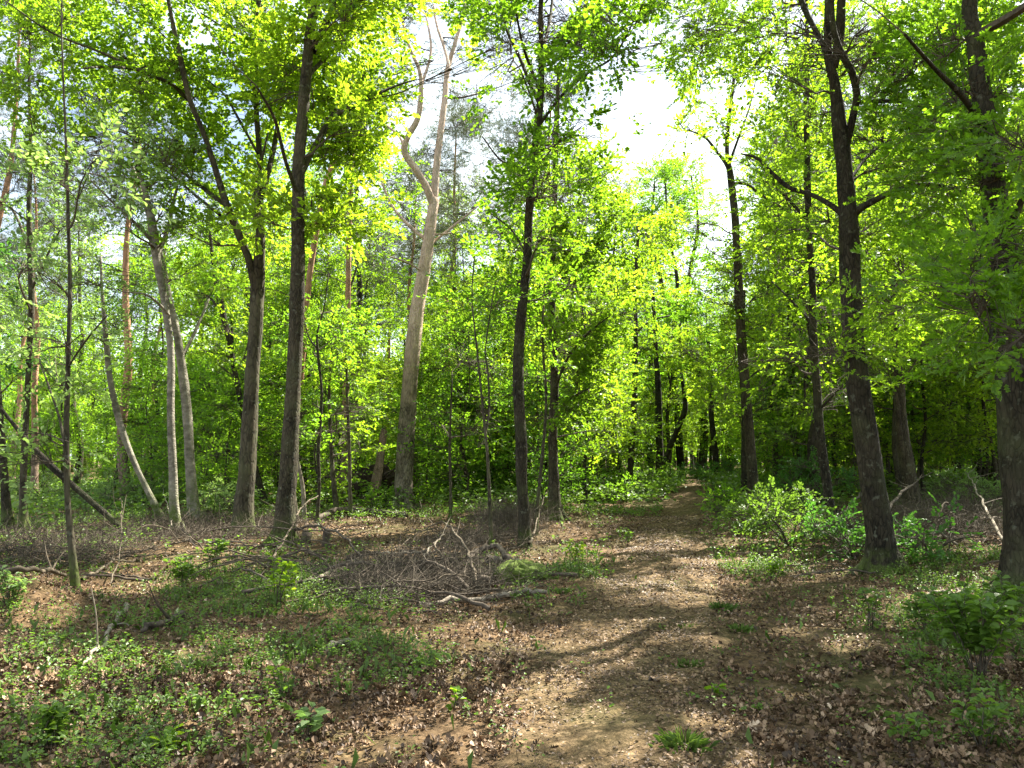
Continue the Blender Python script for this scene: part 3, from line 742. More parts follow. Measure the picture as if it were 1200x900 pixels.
traced_tree('oak_tree', 'big dark oak right of the path with two bare crooked side arms', 'tree',
    [(1036, 672, 38), (1032, 630, 34), (1026, 590, 33), (1018, 530, 30), (1007, 460, 29), (999, 390, 28), (996, 320, 27), (994, 260, 25), (990, 200, 22), (984, 150, 21), (978, 95, 19), (970, 62, 15)],
    [(0.8, (972, 68, 12), (958, 40, 10), (945, 15, 8), (930, -20, 7), (900, -70, 5)),
     (-0.5, (978, 80, 13), (984, 40, 13), (986, 0, 12), (990, -60, 9)),
     (-0.7, (992, 170, 10), (1000, 135, 10), (1004, 112, 10), (998, 85, 10), (985, 60, 9), (976, 30, 8), (974, -10, 7)),
     (-1.0, (1003, 120, 6), (1025, 119, 6), (1055, 119, 5), (1080, 127, 4), (1100, 130, 3)),
     (-0.9, (1000, 252, 10), (1012, 242, 10), (1035, 230, 8), (1060, 220, 7), (1085, 216, 6), (1110, 219, 5), (1133, 227, 4)),
     (0.8, (989, 252, 9), (970, 238, 7), (950, 228, 6), (925, 220, 6), (905, 203, 5), (888, 186, 4), (868, 180, 2)),
     (1.5, (996, 210, 5), (1020, 180, 4), (1050, 160, 3), (1080, 150, 2))],
    M_DARK, L_OAK,
    [(1050, 60, 70, 60, .5, 2, 26), (930, 60, 50, 55, .5, 1.5, 14), (1060, 170, 70, 50, .8, 1.5, 20), (930, 180, 50, 50, .8, 1.5, 10), (1050, 280, 60, 45, 1.2, 1.2, 14), (860, 30, 70, 40, .5, 1.5, 16), (1000, 400, 45, 45, -.5, .5, 7),
     (1060, 350, 60, 50, 1.5, 1, 12), (940, 260, 40, 40, 1, 1, 5)],
    top=(8.2, 12.5, 4.8, 60), Rc=.7, nspr=18, K=15, size=.09, ext=3, sides=18, oak=True)
traced_tree('oak_tree', 'massive furrowed trunk at the right edge with big dark leaves hanging before it', 'tree',
    [(1212, 705, 84), (1208, 660, 68), (1203, 600, 60), (1194, 520, 56), (1187, 430, 52), (1181, 350, 48), (1172, 280, 40), (1162, 200, 34), (1152, 120, 29), (1143, 50, 25), (1136, 0, 22)],
    [(-1, (1172, 290, 12), (1195, 240, 10), (1220, 180, 8)), (-1.5, (1155, 150, 10), (1125, 110, 8), (1095, 80, 6), (1060, 40, 4)), (-1.2, (1180, 340, 7), (1150, 330, 6), (1120, 335, 4), (1100, 350, 3)),
     (-2, (1178, 330, 8), (1165, 370, 6), (1160, 400, 4))],
    M_DARK, L_OAK,
    [(1150, 60, 60, 60, 1, 1.4, 15), (1180, 150, 40, 60, -1, .8, 6), (1120, 170, 50, 60, .8, 1.2, 12), (1160, 280, 50, 40, -1, .6, 6), (1140, 345, 50, 22, -1.5, .5, 7), (1190, 390, 20, 22, -1.8, .4, 3), (1090, 60, 50, 60, 1, 1, 9), (1110, 240, 40, 50, 1, 1, 7)],
    top=(6.8, 11, 5, 60), Rc=.62, nspr=17, K=15, size=.105, ext=3, sides=20, narrow=.34, oak=True)
traced_tree('leaning_tree', 'leaning tree with a pale barkless stripe low on its stem, between the two right oaks', 'tree',
    [(1070, 612, 22), (1068, 580, 19), (1063, 545, 18), (1057, 510, 17), (1055, 480, 15), (1054, 450, 13), (1050, 410, 9), (1046, 360, 6), (1048, 310, 4)], [(-.2, (1066, 590, 7), (1062, 550, 8), (1055, 515, 8), (1052, 480, 7), (1050, 460, 3))], M_OAK, L_OAK,  # thin stem of the same bark added along the trunk as its bright stripe
    [(1060, 420, 50, 28, 0, 1.5, 12), (1050, 350, 50, 50, 0, 1.5, 12)], Y=19, Rc=.8, nspr=16, K=14, size=.1)
traced_tree('scots_pine', 'pale sunlit pine trunk in the wood right of the crooked path tree', 'pine tree',
    [(912, 570, 14), (910, 520, 12), (908, 450, 11), (908, 400, 10), (908, 340, 9), (908, 250, 7), (909, 160, 5)], [], M_DEADW, L_PINE, [(910, 190, 30, 50, 0, 2, 10)], Y=38, needle=True, narrow=.05, size=.2, K=24, nspr=18, Rc=1.1, two=False)  # sunlight on this trunk is put into its bleached colour
traced_tree('scots_pine', 'brown pine trunk close behind the pale sunlit one', 'pine tree',
    [(919, 572, 17), (917, 520, 14), (915, 460, 13), (913, 400, 11), (913, 320, 9), (914, 240, 7), (915, 180, 5)], [], M_PINE2, L_PINE, [(930, 220, 30, 50, 0, 2, 10)], Y=40, needle=True, narrow=.05, size=.2, K=24, nspr=18, Rc=1.1, two=False)
traced_tree('young_tree', 'thin straight tree left of the path where it narrows', 'tree',
    [(736, 584, 9), (738, 560, 8), (741, 510, 8), (744, 450, 7), (745, 390, 6), (745, 330, 5), (748, 270, 4)], [(0.5, (745, 390, 3), (765, 375, 2), (785, 370, 2))], M_OAK, L_YOUNG,
    [(745, 330, 55, 50, 0, 2, 22), (735, 270, 60, 40, 0, 2, 14), (770, 400, 40, 40, 0, 2, 10)], Y=31, Rc=.95, nspr=18, K=14, size=.12)
traced_tree('young_tree', 'twin stemmed tree beside the far end of the path, its right stem bent', 'tree',
    [(774, 566, 11), (773, 530, 10), (772, 490, 9), (771, 450, 8), (768, 400, 6), (765, 340, 4)],
    [(0.5, (776, 555, 7), (784, 528, 7), (795, 500, 7), (803, 478, 7), (800, 450, 5), (797, 420, 4), (797, 380, 3))], M_DARK, L_BEECH,
    [(790, 400, 50, 50, 0, 2.5, 16), (800, 340, 55, 45, 0, 2.5, 16)], Y=40, Rc=1.2, nspr=18, K=14, size=.14)
traced_tree('young_tree', 'bent dark tree near the fork right of the far path', 'tree',
    [(842, 566, 8), (838, 530, 8), (834, 490, 7), (833, 450, 6), (830, 400, 4)], [], M_DARK, L_YOUNG, [(830, 420, 40, 60, 0, 2, 16)], Y=38, Rc=1.1, nspr=18, K=14, size=.13)
traced_tree('young_tree', 'curving dark tree in the wood left of the narrowing path', 'tree',
    [(727, 572, 11), (724, 545, 10), (718, 515, 9), (716, 480, 8), (720, 430, 6), (722, 370, 4)], [], M_DARK, L_BEECH, [(715, 440, 35, 50, 0, 2, 10)], Y=38, Rc=1.1, nspr=16, K=14, size=.13)

# --- unseen trees added beyond the right and upper edge to shade the path
def free_tree(name, label, cat, x, y, h, r, z0, cr, n, bark, leaf, size=.11, cull=True, nspr=20, K=15, group=None, Rc=.95, two=True, needle=False, narrow=.33, lean=(0, 0), skirt=False, minz=1.0):
    zb = hgt(x, y)
    root = empty(name, (x, y, zb), label, cat, group)
    pts = []
    for k in range(7):
        f = k / 6
        pts.append((x + lean[0] * f + RNG.normal(0, .012 * h) * (f > 0), y + lean[1] * f + RNG.normal(0, .012 * h) * (f > 0), zb - .1 + h * f, r * (1 - .82 * f)))
    S = smooth_line(pts, max(16, int(h * 3)))
    mb = MB(); mb.tube(S[:, :3], flare(S, np.maximum(S[:, 3], .01)), 10, 0, .05); mb.build('trunk', bark, root)
    C = []
    while len(C) < n:
        f = random.random() ** .8; zz = z0 + (h * 1.05 - z0) * f
        prof = math.sin(PI * min(1, max(.12, (f * .86 + .14)))) ** .6
        an = random.uniform(0, 2 * PI); q = math.sqrt(random.random()) * cr * prof
        c = (x + lean[0] * f + q * math.cos(an), y + lean[1] * f + q * math.sin(an), zb + zz)
        if cull is True and lit_column(np.array([c]))[0] and random.random() < .5:
            n -= 1; continue
        C.append((*c, 1.0))
    mb = MB(); grow_crown(mb, S[len(S) // 5:], C, Rc, nspr, K, size, two, cull, needle, narrow)
    mb.build('crown', [leaf, M_TWIG], root, smooth=False)
    return root
for (x, y, h, cr, n) in [(10.5, 10.5, 14, 3.8, 52), (13.5, 16.5, 15, 4.2, 50), (9, 5, 13, 3.6, 46), (14, 6.5, 14, 4, 34), (17, 21, 16, 4.2, 40)]:
    free_tree('oak_tree', 'oak whose crown reaches in over the path from beyond the right edge', 'tree', x, y, h, .22, 4.5, cr, n, M_DARK, L_OAK, group='oaks beyond the right edge shading the path')

# ------------------------------------------------------------------ background trees: prototypes and copies
protos = {}
def proto(kind, k):
    o = RNG.uniform(-.5, .5, 2)
    if kind == 'tall':
        return free_tree('tall_tree', 'x', 'tree', 0, 0, 16 + k * 1.3, .2 + .03 * k, 4.5, 3.2, 46, [M_OAK, M_DARK, M_BEECH][k % 3], [L_OAK, L_BEECH, L_YOUNG][k % 3], size=.15, cull=False, nspr=15, K=12, Rc=1.0, two=False, lean=(o[0], o[1]))
    if kind == 'mid':
        return free_tree('understorey_tree', 'x', 'tree', 0, 0, 8.5 + k, .07 + .015 * k, 1.8, 2.2, 34, [M_DARK, M_BEECH, M_OAK][k % 3], [L_YOUNG, L_BEECH, L_OAK][k % 3], size=.12, cull=False, nspr=15, K=13, Rc=.8, two=False, lean=(o[0] * 2, o[1] * 2))
    if kind == 'young':
        return free_tree('sapling', 'x', 'sapling', 0, 0, 4.2 + k * .8, .035, .7, 1.4, 24, M_BEECH, [L_BEECH, L_YOUNG][k % 2], size=.10, cull=False, nspr=17, K=13, Rc=.7, two=False, lean=(o[0], o[1]))
    if kind == 'pine':
        return free_tree('scots_pine', 'x', 'pine tree', 0, 0, 16 + k * 1.5, .2, 10.5, 2.8, 42, M_PINE2, L_PINE, size=.22, cull=False, nspr=20, K=22, Rc=1.1, two=False, needle=True, narrow=.05, lean=(o[0] * 2, o[1]))
PK = {k: [proto(k, i) for i in range(n)] for k, n in (('tall', 4), ('mid', 4), ('young', 3), ('pine', 2))}
used = {}
ZONES = [(0, 60, 'beyond the grey left tree'), (60, 140, 'beyond the slender young tree'), (140, 200, 'left of the pale birch'), (200, 250, 'behind the mossy leaning tree'), (250, 300, 'behind the forked oak'),
         (300, 350, 'behind the straight brown oak'), (350, 400, 'behind the knotty sapling'), (400, 440, 'by the slim straight pine'), (440, 500, 'behind the forked pine'), (500, 560, 'right of the forked pine'),
         (560, 625, 'behind the dark sinuous tree'), (625, 690, 'behind the mossy footed tree'), (690, 760, 'left of the far path'), (760, 830, 'where the path ends'), (830, 895, 'behind the crooked path tree'), (895, 940, 'by the pale sunlit pine'),
         (940, 990, 'behind the dark wavy trunk'), (990, 1045, 'behind the big dark oak'), (1045, 1110, 'behind the striped tree'), (1110, 1170, 'left of the massive trunk'), (1170, 1e9, 'behind the massive trunk')]
def zone(px, Y, right):
    for a, b, t in ZONES:
        if px < b: return t
def bgtree(kind, x, Y):
    lst = PK[kind]; i = random.randrange(len(lst)); r = lst[i]
    px, py, f = pix(np.array([[x, Y, 2.0]])); px = float(px[0])
    adj = {'tall': 'tall leafy tree', 'mid': 'low-branched slim tree', 'young': 'low fresh green sapling', 'pine': 'tall bare-stemmed pine'}[kind]
    dist = 'far back ' if Y > 62 else ('farther back ' if Y > 42 else '')
    lab = adj + ' ' + dist + zone(px, Y, 0)
    grp = {'tall': 'tall leafy trees of the wood', 'mid': 'understorey trees of the wood', 'young': 'saplings of the wood', 'pine': 'pines of the wood'}[kind]
    loc = (x, Y, hgt(x, Y)); rz = random.uniform(0, 6.28); sc = random.uniform(.85, 1.15)
    if (kind, i) not in used:
        used[(kind, i)] = 1
        r.location = tuple(float(a) for a in loc); r.rotation_euler = (0, 0, rz); r['label'] = lab; r['group'] = grp
    else:
        r = copy_tree(r, loc, rz, sc, lab, grp)
    BG.append((lab, px, r))
PTS = []
BG = []
def try_place(kind, y0, y1, n, gap, pathgap, ok=None, margin=1.5):
    c = 0; tries = 0
    while c < n and tries < 6000:
        tries += 1
        Y = math.sqrt(random.uniform(y0 * y0, y1 * y1)); x = random.uniform(-.70, .70) * Y
        if random.random() < .0: continue
        if Y < 46 and abs(x - path_x(Y)) < pathgap: continue
        px = 600 + FPX * x / Y
        if ok and not ok(px, Y, x): continue
        if any((x - a) ** 2 + (Y - b) ** 2 < gap * gap for a, b, k in PTS if k == kind): continue
        PTS.append((x, Y, kind)); bgtree(kind, x, Y); c += 1
    return c
# the first ones use up the prototypes themselves
tall_ok = lambda px, Y, x: not (px > 880 and Y < 36) and not (660 < px < 905 and Y < 58) and not (px < 560 and (Y < 30 or random.random() < .62)) and not (px < 330 and random.random() < .5) and not (540 < px < 690 and Y < 34)
n1 = try_place('tall', 27, 60, 16, 3.2, 4.5, tall_ok)
n1 += try_place('tall', 58, 95, 50, 3.4, 3.5, lambda px, Y, x: not (px < 420 and random.random() < .6))
n1 += try_place('tall', 30, 56, 8, 3.0, 4.5, lambda px, Y, x: px > 930)
n1 += try_place('tall', 50, 64, 9, 2.6, 0, lambda px, Y, x: 670 < px < 900)
n2 = try_place('mid', 23, 45, 44, 2.2, 2.6, lambda px, Y, x: not (690 < px < 850 and Y < 34) and not (px < 230 and Y < 34) and not (385 < px < 560 and Y < 27.5))
n2 += try_place('mid', 45, 80, 62, 2.4, 2.2)
n2 += try_place('mid', 29, 44, 16, 1.8, 2.4, lambda px, Y, x: 540 < px < 700 or 850 < px < 1010)
n2 += try_place('mid', 44, 60, 10, 1.6, 0, lambda px, Y, x: 690 < px < 900)
n2 += try_place('mid', 21, 34, 12, 1.8, 2.6, lambda px, Y, x: px > 900)
n3 = try_place('young', 20, 40, 48, 1.8, 2.2, lambda px, Y, x: not (px < 150) and not (px > 560 and Y < 21) and not (Y < 27 and (420 < px < 520 or 270 < px < 360)))
n3 += try_place('young', 40, 70, 46, 1.8, 1.5)
n4 = try_place('pine', 29, 60, 20, 3.5, 4, lambda px, Y, x: px < 690 or px > 930)
for kx, lst in PK.items():
    for i, r in enumerate(lst):
        if (kx, i) not in used:
            bgtree(kx, -30 + i * 3, 70)
NUM = ['', '', 'two', 'three', 'four', 'five', 'six', 'seven', 'eight', 'nine', 'ten', 'eleven', 'twelve']
ORD = ['', 'second', 'third', 'fourth', 'fifth', 'sixth', 'seventh', 'eighth', 'ninth', 'tenth', 'eleventh', 'twelfth']
for lab in sorted(set(b[0] for b in BG)):
    m_ = sorted([b for b in BG if b[0] == lab], key=lambda b: b[1])
    if len(m_) > 1:
        for k, b in enumerate(m_):
            w = 'leftmost' if k == 0 else ('rightmost' if k == len(m_) - 1 else ORD[k] + ' from left')
            b[2]['label'] = w + ': ' + lab if len(m_) > 12 else w + ' ' + lab
print('bg trees', n1, n2, n3, n4)

# far wood closing the view on every side
mb = MB()
A = []
for k in range(520):
    Y = random.uniform(92, 150); x = random.uniform(-.85, .85) * Y
    if abs(x - 16) < 2 and Y < 100: continue
    h = random.uniform(12, 19); zb = float(hgt(x, Y))
    mb.tube([(x, Y, zb - .2), (x + .3, Y, zb + h * .5), (x + .2, Y, zb + h * .95)], [.22, .15, .04], 5, 1)
    for q in range(10):
        A.append((x + random.gauss(0, 2.3), Y + random.gauss(0, 2.3), zb + h * random.uniform(.08, 1.0)))
A = np.array(A)
n = len(A) * 34
O = np.repeat(A, 34, 0) + RNG.normal(0, 1, (n, 3)) * np.array([1.3, 1.3, .9])
O[:, 2] = np.maximum(O[:, 2], .2)
mb.leaves(O, RNG.normal(0, 1, (n, 3)), np.array([[0, 0, 1.0]]) + RNG.normal(0, .8, (n, 3)), RNG.uniform(.3, .6, n), .17, 0, False)
tag(mb.build('far_wood', [L_BEECH, M_DARK], smooth=False), 'distant green wood closing the view behind all the trees', None, None, 'stuff')

# ------------------------------------------------------------------ undergrowth
GREEN = [(340, 690, 150, 45, 1.0), (130, 860, 200, 60, 1.0), (420, 765, 110, 45, .8), (200, 790, 220, 70, .6), (30, 760, 60, 60, .5), (1140, 770, 90, 70, .8), (1120, 680, 80, 40, .6), (900, 640, 80, 40, .9), (1050, 720, 60, 30, .35),
         (650, 690, 60, 30, .3), (1150, 870, 80, 40, .5), (560, 665, 60, 14, .3), (780, 580, 200, 14, .8), (600, 590, 160, 14, .6), (80, 640, 120, 40, .4), (690, 665, 40, 18, .6), (300, 830, 100, 60, .5), (570, 610, 40, 12, .4)]
def green_at(x, y):
    P = np.stack([x, y, hgt(x, y)], -1)
    px, py, f = pix(P)
    g = np.full(len(x), .035)
    for cx, cy, rx, ry, s in GREEN:
        d = ((px - cx) / rx) ** 2 + ((py - cy) / ry) ** 2
        g = np.maximum(g, s * np.clip(1.4 - d, 0, 1))
    g = g * np.clip(.75 + .8 * np.sin(x * 5.1 + 2 * np.sin(y * 3.7)) * np.sin(y * 6.3 + 2 * np.sin(x * 4.3)), .12, 1.5)
    g *= .35 + .9 * (np.sin(x * 2.3 + 1.1 * np.sin(y * 1.7)) * np.sin(y * 2.9 + np.sin(x * 1.9)) > -.25)
    on = np.abs(x - path_x(y)) < path_w(y) * .85
    far = (y > 21) & ~on
    g = np.where(far, np.maximum(g, .55), g)
    g = np.where(on, g * .12, g)
    return np.clip(g * 1.05, 0, 1)
def scatter(n, y0, y1, side=.72, pw=.5):
    y = y0 + (y1 - y0) * RNG.random(n) ** (1 / (1 + pw)); x = RNG.uniform(-side, side, n) * (y + 1.2)
    return x, y
def plants(mb, x, y, hh, nl, size, narrow=.4):
    n = len(x)
    base = np.stack([x, y, hgt(x, y) - .01], -1)
    lean = RNG.normal(0, .22, (n, 3)); lean[:, 2] = 1
    top = base + lean * hh[:, None]
    mb.prisms(base, top, .002, .001, 1)
    t = RNG.uniform(.45, 1.05, (n, nl))
    O = base[:, None] + (top - base)[:, None] * t[..., None]
    an = RNG.uniform(0, 2 * PI, (n, nl))
    D = np.stack([np.cos(an), np.sin(an), RNG.normal(.15, .3, (n, nl))], -1)
    O = O + D * (.04 + .05 * RNG.random((n, nl)))[..., None] * (hh / .15)[:, None, None] * .6
    N = np.stack([RNG.normal(0, .3, (n, nl)), RNG.normal(0, .3, (n, nl)), np.ones((n, nl))], -1)
    L = np.repeat(size, nl) * RNG.uniform(.6, 1.2, n * nl)
    rnd = np.clip(np.repeat(RNG.random(n), nl) * .6 + RNG.random(n * nl) * .4, 0, 1)
    mb.leaves(O.reshape(-1, 3), D.reshape(-1, 3), N.reshape(-1, 3), L, L * narrow, 0, True, rnd=rnd)
mb = MB()
for (n, y0, y1, h0, h1, s0, s1, nl) in ((30000, 3.2, 12, .03, .18, .012, .034, 9), (15000, 12, 24, .08, .28, .035, .065, 7), (26000, 22, 60, .2, .7, .10, .18, 8)):
    x, y = scatter(n, y0, y1)
    k = RNG.random(n) < green_at(x, y); x, y = x[k], y[k]
    plants(mb, x, y, RNG.uniform(h0, h1, len(x)), nl, RNG.uniform(s0, s1, len(x)))
tag(mb.build('undergrowth', [L_HERB, M_TWIG], smooth=False), 'low green weeds and seedlings growing through the dead leaves', None, None, 'stuff')
mb = MB()
x, y = scatter(30000, 3.2, 14)
k = RNG.random(len(x)) < green_at(x, y) * .6; x, y = x[k], y[k]
B = np.stack([x, y, hgt(x, y) - .01], -1)
D = RNG.normal(0, .45, B.shape); D[:, 2] = 1
mb.leaves(B, D, RNG.normal(0, 1, B.shape), RNG.uniform(.05, .16, len(B)), .0016, 0, True, curl=14, fold=0)
tag(mb.build('grass', [L_GRASS], smooth=False), 'thin woodland grass scattered among the weeds', None, None, 'stuff')

# grass tufts on the path
def tuft(px, py, h, n, lab):
    g = ground(px, py)
    mb = MB()
    an = RNG.uniform(0, 2 * PI, n); q = np.abs(RNG.normal(0, 1, n)) * h * .4
    B = np.stack([g[0] + q * np.cos(an), g[1] + q * np.sin(an), np.full(n, g[2] - .01)], -1)
    D = np.stack([np.cos(an) * .55, np.sin(an) * .55, np.ones(n)], -1) + RNG.normal(0, .22, (n, 3))
    mb.leaves(B, D, np.stack([-np.cos(an), -np.sin(an), np.full(n, .6)], -1), RNG.uniform(.4, 1.15, n) * h * .85, .0016, 0, True, curl=h * 60, fold=.2)
    o = mb.build('grass_tuft', [L_GRASS], smooth=False)
    tag(o, lab, 'grass tuft', 'grass tufts on the path')
for a in [(802, 878, .13, 260, 'largest grass tuft, lowest on the path'), (845, 716, .13, 200, 'wide grass tuft in the upper middle of the path'), (808, 783, .1, 200, 'grass tuft on the path crown, between the lowest and the wide one'),
          (868, 740, .1, 120, 'small grass tuft just right of the wide one'), (805, 737, .08, 90, 'tiny grass tuft left of the wide one on the path'), (803, 820, .07, 90, 'small grass tuft directly above the lowest one'), (880, 832, .06, 60, 'faint grass tuft right of the lowest one'),
          (660, 695, .1, 140, 'grass tuft at the left border of the path')]:
    tuft(*a)

# leafy herbs that stand out one by one
def herb(px, py, h, nl, size, lab, mat=L_HERB, nst=5, name='woodland_plant', cat='plant', spread_=.5):
    g = ground(px, py)
    root = empty(name, g, lab, cat)
    mb = MB(); ms = MB()
    for k in range(nst):
        an = random.uniform(0, 6.28); s = random.uniform(.1, spread_) * h
        top = g + np.array([math.cos(an) * s, math.sin(an) * s, h * random.uniform(.7, 1.05)])
        P = smooth_line([g + [random.gauss(0, .02), random.gauss(0, .02), -.02], (g + top) / 2 + RNG.normal(0, .03, 3) + [0, 0, h * .08], top], 7)
        ms.tube(P, np.linspace(.006, .002, 7), 4, 0, cap=False)
        t = RNG.uniform(.3, 1, nl)
        O = np.array([np.interp(t, np.linspace(0, 1, 7), P[:, c]) for c in range(3)]).T
        a2 = RNG.uniform(0, 6.28, nl); D = np.stack([np.cos(a2), np.sin(a2), RNG.normal(.1, .25, nl)], -1)
        mb.leaves(O + D * .015, D, np.array([[0, 0, 1.0]]) + RNG.normal(0, .3, (nl, 3)), RNG.uniform(.7, 1.2, nl) * size, size * .36, 0, True)
    ms.build('stem', M_TWIG, root); mb.build('foliage', mat, root, smooth=False)
for a in [(325, 712, .5, 16, .075, 'bright yellow green seedling with long leaves in the left undergrowth', L_YOUNG, 7), (215, 690, .4, 22, .07, 'leafy plant low in front of the pale birch', L_HERB, 8),
          (250, 670, .45, 22, .07, 'bushy green plant right of the pale birch foot', L_HERB, 8), (330, 820, .2, 7, .07, 'broad leaved light green plant at lower left', L_HERB, 4),
          (195, 882, .12, 5, .08, 'round leaved light green plant at the bottom left', L_YOUNG, 3), (360, 870, .2, 8, .08, 'pale upright weed beside the broad leaved light green plant', L_PALE, 4),
          (540, 832, .12, 5, .07, 'small flat seedling in the big sunlit patch', L_YOUNG, 3), (835, 818, .06, 5, .07, 'fallen fresh green sprig on the path', L_YOUNG, 2),
          (1020, 738, .35, 12, .06, 'loose green plant below the big dark oak', L_HERB, 5), (1085, 742, .35, 18, .07, 'green plant between the big dark oak and the right edge clump', L_HERB, 7),
          (1150, 800, .6, 30, .085, 'dense dark green clump by the lower right edge', L_HERB, 12), (1120, 760, .5, 26, .08, 'upper part of the right edge undergrowth, a spreading green plant', L_HERB, 10),
          (1185, 740, .5, 22, .08, 'green plant against the right edge below the massive trunk', L_HERB, 8), (1060, 870, .18, 8, .06, 'small weed at the lower right in dead leaves', L_HERB, 4),
          (905, 680, .3, 16, .06, 'light green seedling at the front of the bushes right of the path', L_YOUNG, 6), (735, 640, .35, 14, .06, 'seedling in the grass left of the path bend', L_HERB, 5),
          (676, 662, .4, 14, .07, 'bright sprout between the dark sinuous tree and the path', L_YOUNG, 6), (1150, 880, .3, 14, .06, 'tall thin weeds at the bottom right corner', L_HERB, 6),
          (12, 712, .35, 26, .05, 'pale tufted plant on the bank at the left edge', L_PALE, 9), (60, 880, .25, 24, .05, 'leafy mass of herbs at the bottom left corner', L_HERB, 10)]:
    herb(*a)

# bushes
def bush(name, px, py, h, w, n, leaf, lab, size=.062, nspr=11, group=None, cull=False, K=11):
    g = ground(px, py)
    root = empty(name, g, lab, 'bush', group)
    ms = MB(); nodes = []
    for k in range(6):
        an = k * 1.05 + random.uniform(-.3, .3)
        top = g + np.array([math.cos(an) * w * .45, math.sin(an) * w * .45, h * random.uniform(.6, .9)])
        P = smooth_line([g + [0, 0, -.03], g * .6 + top * .4 + [0, 0, .1], top], 9)
        rr = np.linspace(.016, .005, 9); ms.tube(P, rr, 5, 0); nodes.append(np.column_stack([P, rr]))
    ms.build('stem', M_TWIG, root)
    C = []
    for k in range(n):
        u = RNG.normal(0, 1, 3); u /= np.linalg.norm(u); u *= random.random() ** .4
        C.append((g[0] + u[0] * w * .5, g[1] + u[1] * w * .5, g[2] + max(.08, h * .52 + u[2] * h * .45), 1))
    mb = MB(); grow_crown(mb, np.concatenate(nodes), C, .3, nspr, K, size, True, cull, ln=(.18, .38), flat=.8)
    mb.build('foliage', [leaf, M_TWIG], root, smooth=False)
for a in [('bush', 925, 640, .85, 1.9, 15, L_HERB, 'largest leafy bush right of the path, before the dark wavy trunk'), ('bush', 885, 625, .6, 1.6, 11, L_HERB, 'bush at the foot of the slender crooked tree'),
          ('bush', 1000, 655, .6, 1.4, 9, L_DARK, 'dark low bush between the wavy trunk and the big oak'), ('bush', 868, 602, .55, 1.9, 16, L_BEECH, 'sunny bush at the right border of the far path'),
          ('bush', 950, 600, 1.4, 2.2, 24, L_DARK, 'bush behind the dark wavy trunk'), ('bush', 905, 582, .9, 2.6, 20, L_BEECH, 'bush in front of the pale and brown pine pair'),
          ('bush', 1090, 655, .5, 1.5, 7, L_DARK, 'low dark bush right of the big oak'), ('bush', 715, 588, .9, 2.6, 20, L_BEECH, 'wide low bush left of the far path'),
          ('bush', 680, 580, 1.1, 2.6, 20, L_HERB, 'bush behind the mossy footed tree'), ('bush', 560, 585, .9, 2.2, 14, L_BEECH, 'bush between the thick pine and the dark sinuous tree'),
          ('bush', 375, 596, .9, 1.8, 14, L_YOUNG, 'bush among the white birch stems'), ('bush', 440, 598, .6, 1.6, 10, L_BEECH, 'low green bush before the upturned root plate'),
          ('bush', 250, 606, 1.0, 2.2, 16, L_PALE, 'pale bush between the mossy leaning tree and the forked oak'), ('bush', 120, 600, 1.2, 3.0, 20, L_PALE, 'pale grey green bush under the slanting dead trunk'),
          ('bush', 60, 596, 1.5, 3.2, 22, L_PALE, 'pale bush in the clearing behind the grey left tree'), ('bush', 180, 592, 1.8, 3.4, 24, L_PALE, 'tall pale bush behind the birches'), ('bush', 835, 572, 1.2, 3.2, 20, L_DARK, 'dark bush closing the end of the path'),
          ('bush', 1140, 600, 1.1, 2.6, 18, L_PALE, 'grey green bush on the brushwood heap left of the massive trunk'), ('bush', 780, 573, 1.0, 2.8, 18, L_BEECH, 'low bush at the left of the path end')]:
    bush(*a)

# ------------------------------------------------------------------ dead leaves
mb = MB()
def litter(n, y0, y1, s0, s1, pk, oak=False, path_s=.7):
    x, y = scatter(n, y0, y1, .75, .4)
    on = np.abs(x - path_x(y)) / path_w(y)
    k = RNG.random(n) < np.clip(.24 + (on ** 2.5) * .7 + .3 * np.sin(x * 3 + y * 1.3) * np.sin(y * 2.1), 0, 1)
    pt = np.sin(x * 1.3 + 2 * np.sin(y * .9)) * np.sin(y * 1.7 + x * .6)
    p2 = np.sin(x * 4.7 + 2.3 * np.sin(y * 3.1)) * np.sin(y * 5.7 + 1.7 * np.sin(x * 3.9))
    k &= RNG.random(n) < .6 + .3 * pt + .45 * p2
    k &= RNG.random(n) < 1 - .45 * green_at(x, y)
    x, y, on = x[k], y[k], on[k]
    B = np.stack([x, y, hgt(x, y) + RNG.uniform(.0, .03, len(x))], -1)
    an = RNG.uniform(0, 2 * PI, len(x))
    D = np.stack([np.cos(an), np.sin(an), RNG.normal(0, .4, len(x))], -1)
    N = RNG.normal(0, .55, B.shape); N[:, 2] = 1
    L = s0 + (s1 - s0) * RNG.random(len(x)) ** 1.7
    L = L * np.where(on < .9, path_s, 1)
    mb.leaves(B, D, N, L, L * RNG.uniform(.2, .42, len(x)), 0, True, fold=pk * .35, curl=-pk * .35, rnd=np.clip(RNG.random(len(x)) * .85 + .15 * p2[k], 0, 1), oak=oak)
litter(50000, 2.8, 6.5, .02, .085, 1.3, True)
litter(150000, 2.8, 12, .012, .05, 1.9)
litter(110000, 11, 26, .025, .075, 1.5)
